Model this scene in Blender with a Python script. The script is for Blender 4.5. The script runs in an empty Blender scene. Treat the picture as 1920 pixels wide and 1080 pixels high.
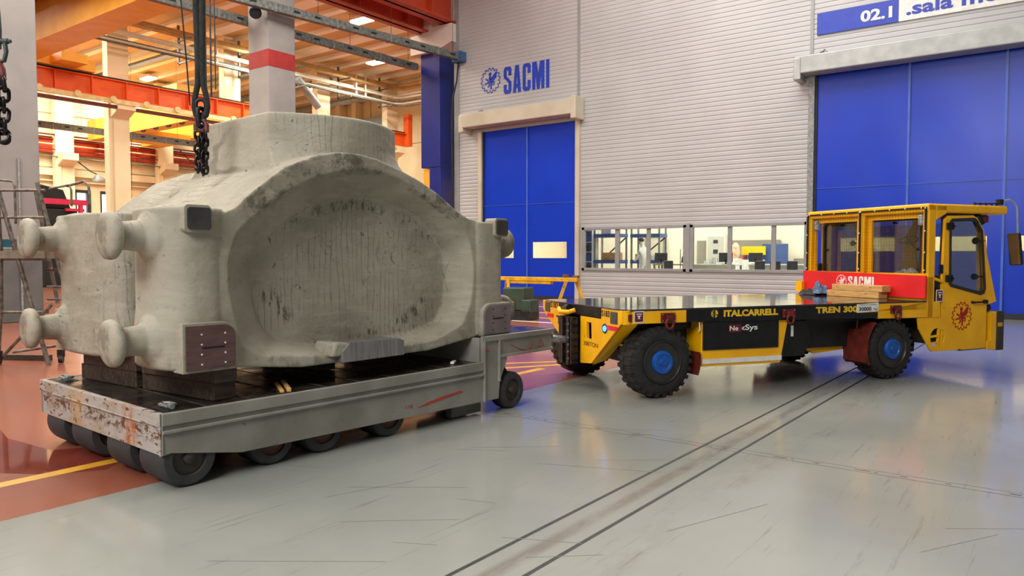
import bpy, bmesh, math, random
from mathutils import Vector, Matrix, noise
from mathutils.geometry import tessellate_polygon
random.seed(7)
S = bpy.context.scene
C = S.collection
R = math.radians
PI = math.pi

# ------------------------------------------------------------------ camera
F = 1400.0
cam = bpy.data.cameras.new('camera'); cam_o = bpy.data.objects.new('camera', cam); C.objects.link(cam_o)
cam.sensor_width = 36.0; cam.lens = 36.0 * F / 1920.0; cam.clip_end = 300; cam.clip_start = 0.05
cam_o.location = (0, 0, 1.7)
cam_o.rotation_euler = (R(90) - math.atan(60 / F), 0, R(36.5))
S.camera = cam_o
# ------------------------------------------------------------------ world / exposure
w = bpy.data.worlds.new('world'); S.world = w; w.use_nodes = True
w.node_tree.nodes['Background'].inputs[0].default_value = (1.0, 0.98, 0.95, 1)
w.node_tree.nodes['Background'].inputs[1].default_value = 0.20
S.view_settings.view_transform = 'Standard'; S.view_settings.look = 'None'
S.view_settings.gamma = 1.0; S.view_settings.use_curve_mapping = False
S.view_settings.exposure = -0.05
S.cycles.max_bounces = 6; S.cycles.diffuse_bounces = 3; S.cycles.glossy_bounces = 4
S.cycles.transparent_max_bounces = 12; S.cycles.sample_clamp_indirect = 4.0
S.cycles.use_denoising = True

def area(name, loc, size, power, col, rot=(0, 0, 0), shape='RECTANGLE', sy=None):
    l = bpy.data.lights.new(name, 'AREA'); l.energy = power; l.color = col; l.shape = shape
    l.size = size; l.size_y = sy or size
    o = bpy.data.objects.new(name, l); C.objects.link(o); o.location = loc; o.rotation_euler = rot
    return o
# roof lights over the near bay (above and behind the frame)
area('bay_light', (-6, 6, 15), 9, 1300, (1.0, 0.97, 0.92), sy=22)
area('bay_light', (-17, 2, 12.5), 6, 3600, (1.0, 0.92, 0.80), sy=20)
area('bay_light', (-1.5, -8, 9.5), 7, 2000, (1.0, 0.98, 0.94), rot=(R(48), 0, R(20)), sy=5)
area('bay_light', (-8, 16, 15.5), 9, 2200, (1.0, 0.95, 0.9), sy=10)
# hall beyond
area('hall_light', (-32, 14, 16.4), 12, 8200, (1.0, 0.95, 0.82), sy=14)
area('hall_light', (-56, 20, 16.4), 12, 8200, (1.0, 0.95, 0.82), sy=18)
area('clean_room_light', (-9.5, 28.5, 4.6), 18, 1700, (1.0, 0.92, 0.8), sy=5)

# ------------------------------------------------------------------ materials
def lin(c):
    return tuple(((v / 255) / 12.92 if v / 255 <= 0.04045 else ((v / 255 + 0.055) / 1.055) ** 2.4) for v in c) + (1,)
MC = {}
def pm(name, c1, c2=None, scale=4, rough=0.5, metal=0.0, bump=0.0, bscale=30, amt=(0.35, 0.65), stretch=None, c3=None, s3=9, amt3=(0.62, 0.68), coat=0, spec=None, r2=None):
    if name in MC: return MC[name]
    m = bpy.data.materials.new(name); m.use_nodes = True; MC[name] = m
    nt = m.node_tree; N = nt.nodes; L = nt.links; b = N['Principled BSDF']
    b.inputs['Roughness'].default_value = rough; b.inputs['Metallic'].default_value = metal
    b.inputs['Coat Weight'].default_value = coat
    if spec is not None: b.inputs['Specular IOR Level'].default_value = spec
    tc = N.new('ShaderNodeTexCoord'); mp = N.new('ShaderNodeMapping'); L.new(tc.outputs['Object'], mp.inputs[0])
    if stretch: mp.inputs['Scale'].default_value = stretch
    def nz(sc, det=6):
        n = N.new('ShaderNodeTexNoise'); n.inputs['Scale'].default_value = sc; n.inputs['Detail'].default_value = det
        L.new(mp.outputs[0], n.inputs['Vector']); return n
    def ramp(src, a, bb):
        r = N.new('ShaderNodeMapRange'); r.inputs[1].default_value = a; r.inputs[2].default_value = bb
        L.new(src, r.inputs[0]); return r
    if c2 is None: c2 = tuple(v * 0.86 for v in c1)
    n1 = nz(scale); r1 = ramp(n1.outputs[0], *amt)
    mx = N.new('ShaderNodeMix'); mx.data_type = 'RGBA'; L.new(r1.outputs[0], mx.inputs[0])
    mx.inputs[6].default_value = lin(c1); mx.inputs[7].default_value = lin(c2)
    out = mx.outputs[2]
    if c3:
        n3 = nz(s3, 9); r3 = ramp(n3.outputs[0], *amt3)
        m3 = N.new('ShaderNodeMix'); m3.data_type = 'RGBA'; L.new(r3.outputs[0], m3.inputs[0]); L.new(out, m3.inputs[6]); m3.inputs[7].default_value = lin(c3)
        out = m3.outputs[2]
    L.new(out, b.inputs['Base Color'])
    if r2 is not None:
        rr = N.new('ShaderNodeMapRange'); L.new(r1.outputs[0], rr.inputs[0]); rr.inputs[3].default_value = rough; rr.inputs[4].default_value = r2
        L.new(rr.outputs[0], b.inputs['Roughness'])
    if bump:
        nb = nz(bscale, 8); bp = N.new('ShaderNodeBump'); bp.inputs['Strength'].default_value = bump; bp.inputs['Distance'].default_value = 0.02
        L.new(nb.outputs[0], bp.inputs['Height']); L.new(bp.outputs[0], b.inputs['Normal'])
    return m
def emit(name, c, s):
    if name in MC: return MC[name]
    m = bpy.data.materials.new(name); m.use_nodes = True; MC[name] = m
    b = m.node_tree.nodes['Principled BSDF']; b.inputs['Base Color'].default_value = lin(c)
    b.inputs['Emission Color'].default_value = lin(c); b.inputs['Emission Strength'].default_value = s
    return m
def glass(name, tint=(235, 240, 238), gl=0.12):
    if name in MC: return MC[name]
    m = bpy.data.materials.new(name); m.use_nodes = True; MC[name] = m
    nt = m.node_tree; N = nt.nodes; L = nt.links; N.remove(N['Principled BSDF'])
    t = N.new('ShaderNodeBsdfTransparent'); t.inputs[0].default_value = lin(tint)
    g = N.new('ShaderNodeBsdfGlossy'); g.inputs['Roughness'].default_value = 0.03
    lw = N.new('ShaderNodeLayerWeight'); lw.inputs[0].default_value = 0.35
    mr = N.new('ShaderNodeMapRange'); L.new(lw.outputs['Fresnel'], mr.inputs[0]); mr.inputs[3].default_value = gl * 0.3; mr.inputs[4].default_value = 0.6
    x = N.new('ShaderNodeMixShader'); L.new(mr.outputs[0], x.inputs[0]); L.new(t.outputs[0], x.inputs[1]); L.new(g.outputs[0], x.inputs[2])
    L.new(x.outputs[0], N['Material Output'].inputs[0]); return m

YEL = pm('machine_yellow', (250, 186, 4), (238, 170, 3), 3, 0.38, c3=(120, 84, 20), s3=14, amt3=(0.70, 0.76))
BLK = pm('black_paint', (16, 16, 19), (26, 26, 29), 8, 0.5, spec=.3)
RUB = pm('tyre_rubber', (20, 20, 20), (38, 36, 34), 9, 0.75, bump=0.4, bscale=25)
BLU = pm('hub_blue', (16, 88, 178), (14, 70, 150), 9, 0.4)
DRED = pm('dark_red_paint', (112, 24, 22), (80, 16, 16), 12, 0.45)
MAR = pm('mudguard_red', (116, 40, 28), (84, 26, 18), 8, 0.55)
RED = pm('board_red', (226, 26, 34), (214, 20, 30), 3, 0.45)
WHT = pm('white_paint', (232, 232, 228), (214, 214, 210), 8, 0.5)
SBLUE = pm('sign_blue', (32, 62, 178), (28, 56, 168), 5, 0.45)
STEEL = pm('steel', (170, 170, 170), (130, 130, 130), 20, 0.35, 0.8)
DSTEEL = pm('dark_steel', (50, 50, 52), (30, 30, 32), 12, 0.45, 0.5)
GALV = pm('galvanised', (150, 152, 150), (118, 122, 120), 14, 0.5, 0.35)
GALVD = pm('tray_metal', (120, 124, 118), (84, 88, 84), 10, 0.5, 0.3)
ORANGE = pm('crane_orange', (238, 98, 24), (224, 84, 18), 1.5, 0.5)
OREDD = pm('crane_red_orange', (186, 60, 24), (164, 48, 20), 1.0, 0.5)
CYEL = pm('crane_yellow', (246, 180, 64), (236, 164, 50), 1.2, 0.5)
CREAM = pm('cream_paint', (246, 230, 192), (236, 218, 178), 0.6, 0.7)
GREYC = pm('column_grey', (154, 150, 146), (140, 136, 132), 1.3, 0.7, bump=0.1, bscale=8)
WOOD = pm('planed_wood', (214, 170, 104), (188, 140, 80), 3, 0.6, stretch=(2, 14, 14), c3=(110, 70, 36), s3=5, amt3=(0.66, 0.7))
DWOOD = pm('oily_timber', (74, 58, 46), (40, 32, 26), 3, 0.5, stretch=(14, 2, 10), bump=0.3)
TPAINT = pm('trailer_paint', (144, 142, 134), (120, 117, 108), 2, 0.55, c3=(84, 66, 52), s3=9, amt3=(0.66, 0.74), bump=0.12, bscale=20)
TRUST = pm('trailer_paint_worn', (164, 159, 154), (150, 130, 104), 3, 0.6, amt=(.5, .72), c3=(96, 64, 44), s3=15, amt3=(0.585, 0.63), stretch=(1, 0.7, 1.8), bump=0.25, bscale=14)
TDECK = pm('oily_deck', (30, 28, 27), (52, 46, 40), 5, 0.16, 0.2, bump=0.12, bscale=10, r2=0.42)
PADG = pm('machined_grey', (146, 144, 144), (120, 118, 118), 3, 0.32, 0.5, stretch=(12, 1, 1))
PADM = pm('machined_maroon', (116, 88, 86), (96, 74, 72), 5, 0.3, 0.45, stretch=(1, 1, 5))
PADR = pm('machined_lilac', (134, 124, 126), (116, 106, 108), 5, 0.35, 0.4)
PADD = pm('machined_dark', (84, 82, 80), (66, 64, 64), 5, 0.3, 0.5)
CLOTHB = pm('blue_rag', (110, 132, 164), (58, 78, 112), 14, 0.9)
CLOTHD = pm('dark_cloth', (48, 46, 46), (24, 24, 26), 12, 0.9)
CLOTHG = pm('grey_cloth', (132, 132, 130), (96, 96, 96), 12, 0.9)
SLING = pm('sling_fabric', (44, 46, 44), (22, 24, 24), 16, 0.85, stretch=(3, 3, 1))
CHAIN = pm('chain_steel', (46, 42, 40), (24, 22, 22), 14, 0.3, 0.6)
CRED = pm('chain_red', (120, 48, 44), (80, 32, 30), 10, 0.5)
GL = glass('window_glass'); GLT = glass('cab_glass', (238, 241, 236), .06)
LAMP = emit('lamp_glow', (255, 236, 200), 14)
DAY = emit('daylight_window', (250, 250, 255), 2.2)
BLED = emit('blue_led', (40, 150, 255), 9)

def worn_rear():
    m = TRUST; nt = m.node_tree; N = nt.nodes; L = nt.links; b = N['Principled BSDF']
    src = b.inputs['Base Color'].links[0].from_socket
    tc = N.new('ShaderNodeTexCoord'); sep = N.new('ShaderNodeSeparateXYZ'); L.new(tc.outputs['Object'], sep.inputs[0])
    def mr(s_, a, c, lo=0, hi=1):
        r_ = N.new('ShaderNodeMapRange'); r_.inputs[1].default_value = a; r_.inputs[2].default_value = c; r_.inputs[3].default_value = lo; r_.inputs[4].default_value = hi; L.new(s_, r_.inputs[0]); return r_.outputs[0]
    def mul(a, c): x = N.new('ShaderNodeMath'); x.operation = 'MULTIPLY'; L.new(a, x.inputs[0]); L.new(c, x.inputs[1]); return x.outputs[0]
    def nz(s_, sc, d=9, ro=.75):
        mp = N.new('ShaderNodeMapping'); mp.inputs['Scale'].default_value = sc; L.new(tc.outputs['Object'], mp.inputs[0])
        n = N.new('ShaderNodeTexNoise'); n.inputs['Scale'].default_value = s_; n.inputs['Detail'].default_value = d; n.inputs['Roughness'].default_value = ro; L.new(mp.outputs[0], n.inputs['Vector']); return n.outputs[0]
    def mix(f, col, c): x = N.new('ShaderNodeMix'); x.data_type = 'RGBA'; L.new(f, x.inputs[0]); L.new(col, x.inputs[6]); x.inputs[7].default_value = lin(c); return x.outputs[2]
    band = mul(mr(sep.outputs[2], .33, .40), mr(sep.outputs[2], .49, .43)); col = mix(mul(band, mr(nz(9, (1, 1, 2.2)), .49, .53)), src, (92, 60, 42))
    drip = mul(mul(mr(sep.outputs[1], .40, .44), mr(sep.outputs[1], .64, .56)), mr(nz(12, (1, 2.4, .25)), .44, .54)); col = mix(drip, col, (168, 96, 40))
    drip2 = mul(mul(mr(sep.outputs[1], 1.25, 1.4), mr(sep.outputs[1], 1.75, 1.6)), mr(nz(8, (1, 1.6, .5)), .48, .58)); col = mix(drip2, col, (186, 150, 96))
    L.new(col, b.inputs['Base Color'])
worn_rear()
# ------------------------------------------------------------------ mesh helpers
class MB:
    def __init__(s): s.v = []; s.f = []; s.mi = []; s.mats = []; s.cur = 0; s.sm = []; s.smooth = False
    def mat(s, m):
        if m not in s.mats: s.mats.append(m)
        s.cur = s.mats.index(m); return s
    def add(s, vs, fs):
        o = len(s.v); s.v += [tuple(v) for v in vs]
        for f in fs: s.f.append([i + o for i in f]); s.mi.append(s.cur); s.sm.append(s.smooth)
        return s
    def box(s, a, b, M=None):
        x0, y0, z0 = a; x1, y1, z1 = b
        vs = [Vector(p) for p in ((x0, y0, z0), (x1, y0, z0), (x1, y1, z0), (x0, y1, z0), (x0, y0, z1), (x1, y0, z1), (x1, y1, z1), (x0, y1, z1))]
        if M: vs = [M @ v for v in vs]
        return s.add(vs, [(0, 3, 2, 1), (4, 5, 6, 7), (0, 1, 5, 4), (1, 2, 6, 5), (2, 3, 7, 6), (3, 0, 4, 7)])
    def prism(s, poly, o, ax, ay, n, holes=()):
        """polygon (x,y) on the plane o + x*ax + y*ay, pulled out along vector n"""
        o, ax, ay, n = Vector(o), Vector(ax), Vector(ay), Vector(n)
        loops = [list(poly)] + [list(h) for h in holes]
        flat = [p for l in loops for p in l]
        tris = tessellate_polygon([[Vector((x, y, 0)) for x, y in l] for l in loops])
        A = [o + ax * x + ay * y for x, y in flat]; B = [p + n for p in A]
        k = len(A); fs = []
        for t in tris: fs.append(tuple(t)); fs.append(tuple(i + k for i in reversed(t)))
        st = 0
        for l in loops:
            m = len(l)
            for i in range(m): a = st + i; b = st + (i + 1) % m; fs.append((a, b, b + k, a + k))
            st += m
        return s.add(A + B, fs)
    def pu(s, poly, y0, y1):   # polygon in (u,z), thickness along v
        return s.prism(poly, (0, y0, 0), (1, 0, 0), (0, 0, 1), (0, y1 - y0, 0))
    def pv(s, poly, x0, x1, holes=()):   # polygon in (v,z), thickness along u
        return s.prism(poly, (x0, 0, 0), (0, 1, 0), (0, 0, 1), (x1 - x0, 0, 0), holes)
    def tube(s, pts, r, n=8, closed=False, caps=True):
        pts = [Vector(p) for p in pts]; k = len(pts); rs = r if isinstance(r, (list, tuple)) else [r] * k
        vs = []; prev = None
        for i, p in enumerate(pts):
            if closed: t = pts[(i + 1) % k] - pts[i - 1]
            else: t = pts[min(i + 1, k - 1)] - pts[max(i - 1, 0)]
            t.normalize()
            if prev is None:
                a = Vector((0, 0, 1)) if abs(t.z) < 0.9 else Vector((1, 0, 0)); u = t.cross(a).normalized()
            else:
                u = (prev - t * prev.dot(t)).normalized()
            prev = u; w_ = t.cross(u)
            for j in range(n): a = 2 * PI * j / n; vs.append(p + (u * math.cos(a) + w_ * math.sin(a)) * rs[i])
        fs = []
        for i in range(k if closed else k - 1):
            for j in range(n):
                a = i * n + j; b = i * n + (j + 1) % n; c = ((i + 1) % k) * n
                fs.append((a, b, c + (j + 1) % n, c + j))
        if caps and not closed: fs.append(tuple(reversed(range(n)))); fs.append(tuple((k - 1) * n + j for j in range(n)))
        return s.add(vs, fs)
    def lathe(s, prof, o, axis, n=32, closed=False):
        """profile (distance along axis, radius)"""
        o = Vector(o); ax = Vector(axis).normalized(); a = Vector((0, 0, 1)) if abs(ax.z) < 0.9 else Vector((1, 0, 0))
        u = ax.cross(a).normalized(); w_ = ax.cross(u); vs = []
        for d, r in prof:
            for j in range(n): t = 2 * PI * j / n; vs.append(o + ax * d + (u * math.cos(t) + w_ * math.sin(t)) * r)
        fs = []; k = len(prof)
        for i in range(k if closed else k - 1):
            for j in range(n):
                c = ((i + 1) % k) * n
                fs.append((i * n + j, i * n + (j + 1) % n, c + (j + 1) % n, c + j))
        if not closed: fs.append(tuple(reversed(range(n)))); fs.append(tuple((k - 1) * n + j for j in range(n)))
        return s.add(vs, fs)
    def loft(s, rings, caps=True):
        n = len(rings[0]); vs = [p for r in rings for p in r]; fs = []
        for i in range(len(rings) - 1):
            for j in range(n): a = i * n + j; b = i * n + (j + 1) % n; fs.append((a, b, b + n, a + n))
        if caps: fs.append(tuple(reversed(range(n)))); fs.append(tuple((len(rings) - 1) * n + j for j in range(n)))
        return s.add(vs, fs)
    def build(s, name, m=None, parent=None, bevel=0, smooth=None, seg=2):
        me = bpy.data.meshes.new(name); me.from_pydata(s.v, [], s.f)
        if m is not None: me.materials.append(m)
        else:
            for q in s.mats: me.materials.append(q)
            me.polygons.foreach_set('material_index', s.mi)
        bm = bmesh.new(); bm.from_mesh(me); bmesh.ops.recalc_face_normals(bm, faces=bm.faces); bm.to_mesh(me); bm.free()
        o = bpy.data.objects.new(name, me); C.objects.link(o)
        if parent: o.parent = parent
        if bevel:
            b = o.modifiers.new('bevel', 'BEVEL'); b.width = bevel; b.segments = seg; b.limit_method = 'ANGLE'; b.angle_limit = R(40)
        if smooth:
            me.polygons.foreach_set('use_smooth', [True] * len(me.polygons)); me.set_sharp_from_angle(angle=R(smooth))
        return o
def tag(o, label=None, cat=None, group=None, kind=None):
    if label: o['label'] = label
    if cat: o['category'] = cat
    if group: o['group'] = group
    if kind: o['kind'] = kind
    return o
def empty(name, loc=(0, 0, 0), rz=0.0, label=None, cat=None, group=None):
    o = bpy.data.objects.new(name, None); C.objects.link(o); o.location = loc; o.rotation_euler = (0, 0, rz); o.empty_display_size = 0.2
    return tag(o, label, cat, group)
def struct(name, mb, m=None, **k): return tag(mb.build(name, m, **k), kind='structure')
def copy_tree(o, parent=None):
    c = o.copy(); C.objects.link(c)
    if parent: c.parent = parent
    for ch in list(o.children): copy_tree(ch, c)
    return c

def text(body, name, m, parent, o, ax, ay, w_, h, depth=0.003, bold=0.0, tilt=0):
    """lettering fitted into a w x h box whose lower left corner is o"""
    cu = bpy.data.curves.new('tmp', 'FONT'); cu.body = body; cu.offset = bold; cu.resolution_u = 3
    ob = bpy.data.objects.new('tmp', cu); C.objects.link(ob)
    dg = bpy.context.evaluated_depsgraph_get(); dg.update()
    me = bpy.data.meshes.new_from_object(ob.evaluated_get(dg)); bpy.data.objects.remove(ob)
    xs = [v.co.x for v in me.vertices]; ys = [v.co.y for v in me.vertices]
    x0, x1, y0, y1 = min(xs), max(xs), min(ys), max(ys)
    o, ax, ay = Vector(o), Vector(ax).normalized(), Vector(ay).normalized(); n = ax.cross(ay).normalized()
    for v in me.vertices:
        v.co = o + ax * ((v.co.x - x0) / (x1 - x0) * w_) + ay * ((v.co.y - y0) / (y1 - y0) * h) + n * depth
    me.materials.append(m); me.name = name
    t = bpy.data.objects.new(name, me); C.objects.link(t)
    if parent: t.parent = parent
    return t

LET = {'S': (1, [[(.62, 2.0), (1, 2.0), (1, 2.75), (.8, 3), (.2, 3), (0, 2.75), (0, 1.85), (.62, 1.2), (.62, .42), (.38, .42), (.38, 1.05), (0, 1.05), (0, .25), (.2, 0), (.8, 0), (1, .25), (1, 1.3), (.38, 1.95), (.38, 2.6), (.62, 2.6)]]),
       'A': (1.05, [[(0, 0), (.38, 0), (.42, .5), (.52, .5), (.52, .95), (.45, .95), (.52, 2.1), (.52, 3), (.28, 3)], [(1.04, 0), (.66, 0), (.62, .5), (.52, .5), (.52, .95), (.59, .95), (.52, 2.1), (.52, 3), (.76, 3)]]),
       'C': (1, [[(1, 1.9), (1, 2.75), (.8, 3), (.2, 3), (0, 2.75), (0, .25), (.2, 0), (.8, 0), (1, .25), (1, 1.15), (.62, 1.15), (.62, .42), (.38, .42), (.38, 2.6), (.62, 2.6), (.62, 1.9)]]),
       'M': (1.5, [[(0, 0), (0, 3), (.55, 3), (.75, 1.7), (.95, 3), (1.5, 3), (1.5, 0), (1.12, 0), (1.12, 1.6), (.92, 0), (.58, 0), (.38, 1.6), (.38, 0)]]),
       'I': (.4, [[(0, 0), (.4, 0), (.4, 3), (0, 3)]])}
def block_letters(mb, word, o, ax, ay, w_, h, n):
    tot = sum(LET[c][0] for c in word) + 0.2 * (len(word) - 1)
    ax = Vector(ax) * (w_ / tot); ay = Vector(ay) * (h / 3.0); o = Vector(o)
    for c in word:
        for p in LET[c][1]: mb.prism(p, o, ax, ay, n)
        o = o + ax * (LET[c][0] + 0.2)
def gear_emblem(mb, o, ax, ay, r, n, beast=True):
    """toothed ring with a winged rampant beast"""
    ax = Vector(ax) * r; ay = Vector(ay) * r; o = Vector(o)
    T = 16; P = []; Q = []
    for i in range(T):
        a0 = 2 * PI * i / T
        for fr, rr in ((0.02, 1.0), (0.3, 1.02), (0.58, 1.0), (0.62, 0.88), (0.8, 0.88), (0.98, 0.88)):
            a = a0 + fr * 2 * PI / T; P.append((rr * math.cos(a), rr * math.sin(a))); q = rr - 0.085; Q.append((q * math.cos(a), q * math.sin(a)))
    k = len(P)
    for i in range(k):
        j = (i + 1) % k; mb.prism([P[i], P[j], Q[j], Q[i]], o, ax, ay, n)
    if beast:
        for poly in ([(-.62, -.18), (-.3, -.12), (-.05, .1), (.3, .42), (.55, .66), (.62, .5), (.6, .22), (.42, .02), (.1, -.12), (-.2, -.2), (-.6, -.3)],
                     [(-.2, .12), (-.12, .38), (-.22, .5), (-.12, .62), (.04, .66), (.1, .52), (.04, .4), (.08, .2), (.0, .0)],
                     [(-.08, -.1), (.12, -.12), (.2, -.3), (.12, -.5), (.14, -.68), (-.02, -.74), (-.02, -.5), (.0, -.36)],
                     [(.08, -.14), (.28, -.08), (.42, -.1), (.4, -.34), (.28, -.44), (.24, -.36), (.32, -.28), (.28, -.18), (.16, -.24)],
                     [(-.06, -.26), (-.22, -.2), (-.2, -.4), (-.34, -.5), (-.24, -.56), (-.1, -.44)],
                     [(-.25, -.05), (-.5, .08), (-.52, .22), (-.4, .18), (-.2, .08)]):
            mb.prism(poly, o, ax, ay, n)

# ------------------------------------------------------------------ floor
def floor_mat(name, c1, c2, scratch, rough, tracks=False):
    m = bpy.data.materials.new(name); m.use_nodes = True; nt = m.node_tree; N = nt.nodes; L = nt.links; b = N['Principled BSDF']
    tc = N.new('ShaderNodeTexCoord')
    n1 = N.new('ShaderNodeTexNoise'); n1.inputs['Scale'].default_value = 0.5; n1.inputs['Detail'].default_value = 8; L.new(tc.outputs['Object'], n1.inputs['Vector'])
    r1 = N.new('ShaderNodeMapRange'); r1.inputs[1].default_value = .4; r1.inputs[2].default_value = .65; L.new(n1.outputs[0], r1.inputs[0])
    mx = N.new('ShaderNodeMix'); mx.data_type = 'RGBA'; L.new(r1.outputs[0], mx.inputs[0]); mx.inputs[6].default_value = lin(c1); mx.inputs[7].default_value = lin(c2)
    out = mx.outputs[2]
    for ang, sx, sc, lo, st in ((0.35, 0.05, 11, 0.61, 0.45), (1.2, 0.05, 9, 0.61, 0.4), (-0.2, 0.04, 13, 0.60, 0.38), (0.9, 0.06, 16, 0.60, 0.35), (1.55, 0.25, 1.4, 0.60, 0.22)):
        mp = N.new('ShaderNodeMapping'); mp.inputs['Rotation'].default_value = (0, 0, ang); mp.inputs['Scale'].default_value = (1, sx, 1)
        L.new(tc.outputs['Object'], mp.inputs[0])
        n = N.new('ShaderNodeTexNoise'); n.inputs['Scale'].default_value = sc; n.inputs['Detail'].default_value = 10; n.inputs['Roughness'].default_value = 0.75
        L.new(mp.outputs[0], n.inputs['Vector'])
        r = N.new('ShaderNodeMapRange'); r.inputs[1].default_value = lo; r.inputs[2].default_value = lo + 0.07; r.inputs[4].default_value = st; L.new(n.outputs[0], r.inputs[0])
        x = N.new('ShaderNodeMix'); x.data_type = 'RGBA'; L.new(r.outputs[0], x.inputs[0]); L.new(out, x.inputs[6]); x.inputs[7].default_value = lin(scratch); out = x.outputs[2]
    L.new(out, b.inputs['Base Color'])
    if tracks:   # grime trodden in between and beside the rail grooves
        sp = N.new('ShaderNodeSeparateXYZ'); L.new(tc.outputs['Object'], sp.inputs[0])
        def mth(op, a, b_):
            q = N.new('ShaderNodeMath'); q.operation = op
            for i_, z_ in enumerate((a, b_)):
                if isinstance(z_, (int, float)): q.inputs[i_].default_value = z_
                else: L.new(z_, q.inputs[i_])
            return q.outputs[0]
        xc = mth('SUBTRACT', sp.outputs[0], mth('ADD', mth('MULTIPLY', sp.outputs[1], .0095), -2.455))
        for c_, hw_, am, lo_ in ((0.0, .075, .55, .40), (.42, .20, .34, .48)):
            d_ = mth('ABSOLUTE', mth('SUBTRACT', xc, c_), 0); g_ = N.new('ShaderNodeMapRange'); g_.inputs[1].default_value = hw_; g_.inputs[2].default_value = hw_ * .3; L.new(d_, g_.inputs[0])
            mp = N.new('ShaderNodeMapping'); mp.inputs['Scale'].default_value = (1, .35, 1); L.new(tc.outputs['Object'], mp.inputs[0])
            n = N.new('ShaderNodeTexNoise'); n.inputs['Scale'].default_value = 3.5; n.inputs['Detail'].default_value = 9; n.inputs['Roughness'].default_value = .7; L.new(mp.outputs[0], n.inputs['Vector'])
            h_ = N.new('ShaderNodeMapRange'); h_.inputs[1].default_value = lo_; h_.inputs[2].default_value = lo_ + .22; h_.inputs[4].default_value = am; L.new(n.outputs[0], h_.inputs[0])
            x = N.new('ShaderNodeMix'); x.data_type = 'RGBA'; L.new(mth('MULTIPLY', g_.outputs[0], h_.outputs[0]), x.inputs[0]); L.new(out, x.inputs[6]); x.inputs[7].default_value = lin((96, 84, 72)); out = x.outputs[2]
        L.new(out, b.inputs['Base Color'])
    rr = N.new('ShaderNodeMapRange'); L.new(n1.outputs[0], rr.inputs[0]); rr.inputs[1].default_value = 0.3; rr.inputs[2].default_value = 0.7
    rr.inputs[3].default_value = rough; rr.inputs[4].default_value = rough + 0.08; L.new(rr.outputs[0], b.inputs['Roughness'])
    nb = N.new('ShaderNodeTexNoise'); nb.inputs['Scale'].default_value = 1.6; nb.inputs['Detail'].default_value = 3; L.new(tc.outputs['Object'], nb.inputs['Vector'])
    bp = N.new('ShaderNodeBump'); bp.inputs['Strength'].default_value = 0.10; bp.inputs['Distance'].default_value = 0.01; L.new(nb.outputs[0], bp.inputs['Height']); L.new(bp.outputs[0], b.inputs['Normal'])
    b.inputs['Specular IOR Level'].default_value = 0.6
    return m
FG = floor_mat('floor_grey_epoxy', (146, 149, 143), (132, 136, 131), (86, 86, 82), 0.11, True)
FR = floor_mat('floor_red_epoxy', (148, 88, 68), (130, 76, 58), (112, 60, 48), 0.16)
LINE = pm('line_paint', (206, 156, 40), (186, 136, 36), 5, 0.4)
DSEAM = pm('seam_dark', (26, 26, 28), (40, 40, 40), 6, 0.5)
DIRT = pm('track_dirt', (126, 120, 110), (152, 153, 146), 2.2, 0.3, amt=(0.35, 0.6))
WET = pm('wet_red', (120, 52, 40), (104, 42, 34), 3, 0.06)
fb = MB()
def quad(mb, m, x0, y0, x1, y1, z=0.0): mb.mat(m).add([(x0, y0, z), (x1, y0, z), (x1, y1, z), (x0, y1, z)], [(0, 1, 2, 3)])
XB = -5.44
quad(fb, FG, XB, -14, 16, 24.0); quad(fb, FR, -70, -14, XB, 54)
quad(fb, FG, XB, 24.0, 16, 34)
quad(fb, LINE, -6.38, -14, -6.24, 9.3, 0.0015)
def strip(mb, m, a, b, w_, z=0.0015):
    a, b = Vector((*a, 0)), Vector((*b, 0)); d = (b - a).normalized(); n = Vector((-d.y, d.x, 0)) * w_ / 2
    mb.mat(m).add([a - n + Vector((0, 0, z)), b - n + Vector((0, 0, z)), b + n + Vector((0, 0, z)), a + n + Vector((0, 0, z))], [(0, 1, 2, 3)])
strip(fb, LINE, (-6.9, 8.8), (-6.3, 9.8), .13, .0016); strip(fb, LINE, (-7.4, 9.0), (-6.4, 10.2), .12, .0017)
for yy in (16.9, 18.5): strip(fb, LINE, (-14.5, yy), (-9.5, yy), .3)
for yy in (20.7, 15.8): strip(fb, WHT, (-14.5, yy), (-9.5, yy), .14)
strip(fb, DSEAM, (-2.66, -4), (-2.40, 24), .028, .001); strip(fb, DSEAM, (-2.33, -4), (-2.08, 24), .028, .001)
strip(fb, DSEAM, (XB, 6.34), (16, 6.20), .006, .0007); strip(fb, DSEAM, (XB, 6.44), (16, 6.30), .004, .0007)
for i in range(26):
    x = random.uniform(-5.2, 1); strip(fb, DSEAM, (x, 6.39 - (x - XB) * .006), (x + random.uniform(.02, .09), 6.39 - (x - XB) * .006), .012, .0009)
random.seed(21)
for i in range(34):      # tyre scuffs and long scratches
    x, y = random.uniform(-5.2, .5), random.uniform(1.5, 6.5); a = random.choice([1.2, 0.55, 0.5, 0.62]) + random.uniform(-.2, .2); l = random.uniform(.2, 1.2)
    strip(fb, MC.get('scuff') or pm('scuff', (120, 122, 116), (134, 136, 130), 5, 0.3), (x, y), (x + l * math.cos(a), y + l * math.sin(a)), random.uniform(.003, .006), .0012)
poly = [(-7.2, 2.3), (-6.7, 2.25), (-6.35, 2.45), (-6.1, 2.8), (-6.3, 3.1), (-6.9, 3.1), (-7.1, 2.8), (-7.9, 2.75), (-8.6, 2.9), (-8.7, 2.75), (-7.9, 2.55)]
fb.mat(WET).add([(x, y, .0012) for x, y in poly], [tuple(range(len(poly)))])
struct('floor', fb)

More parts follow.
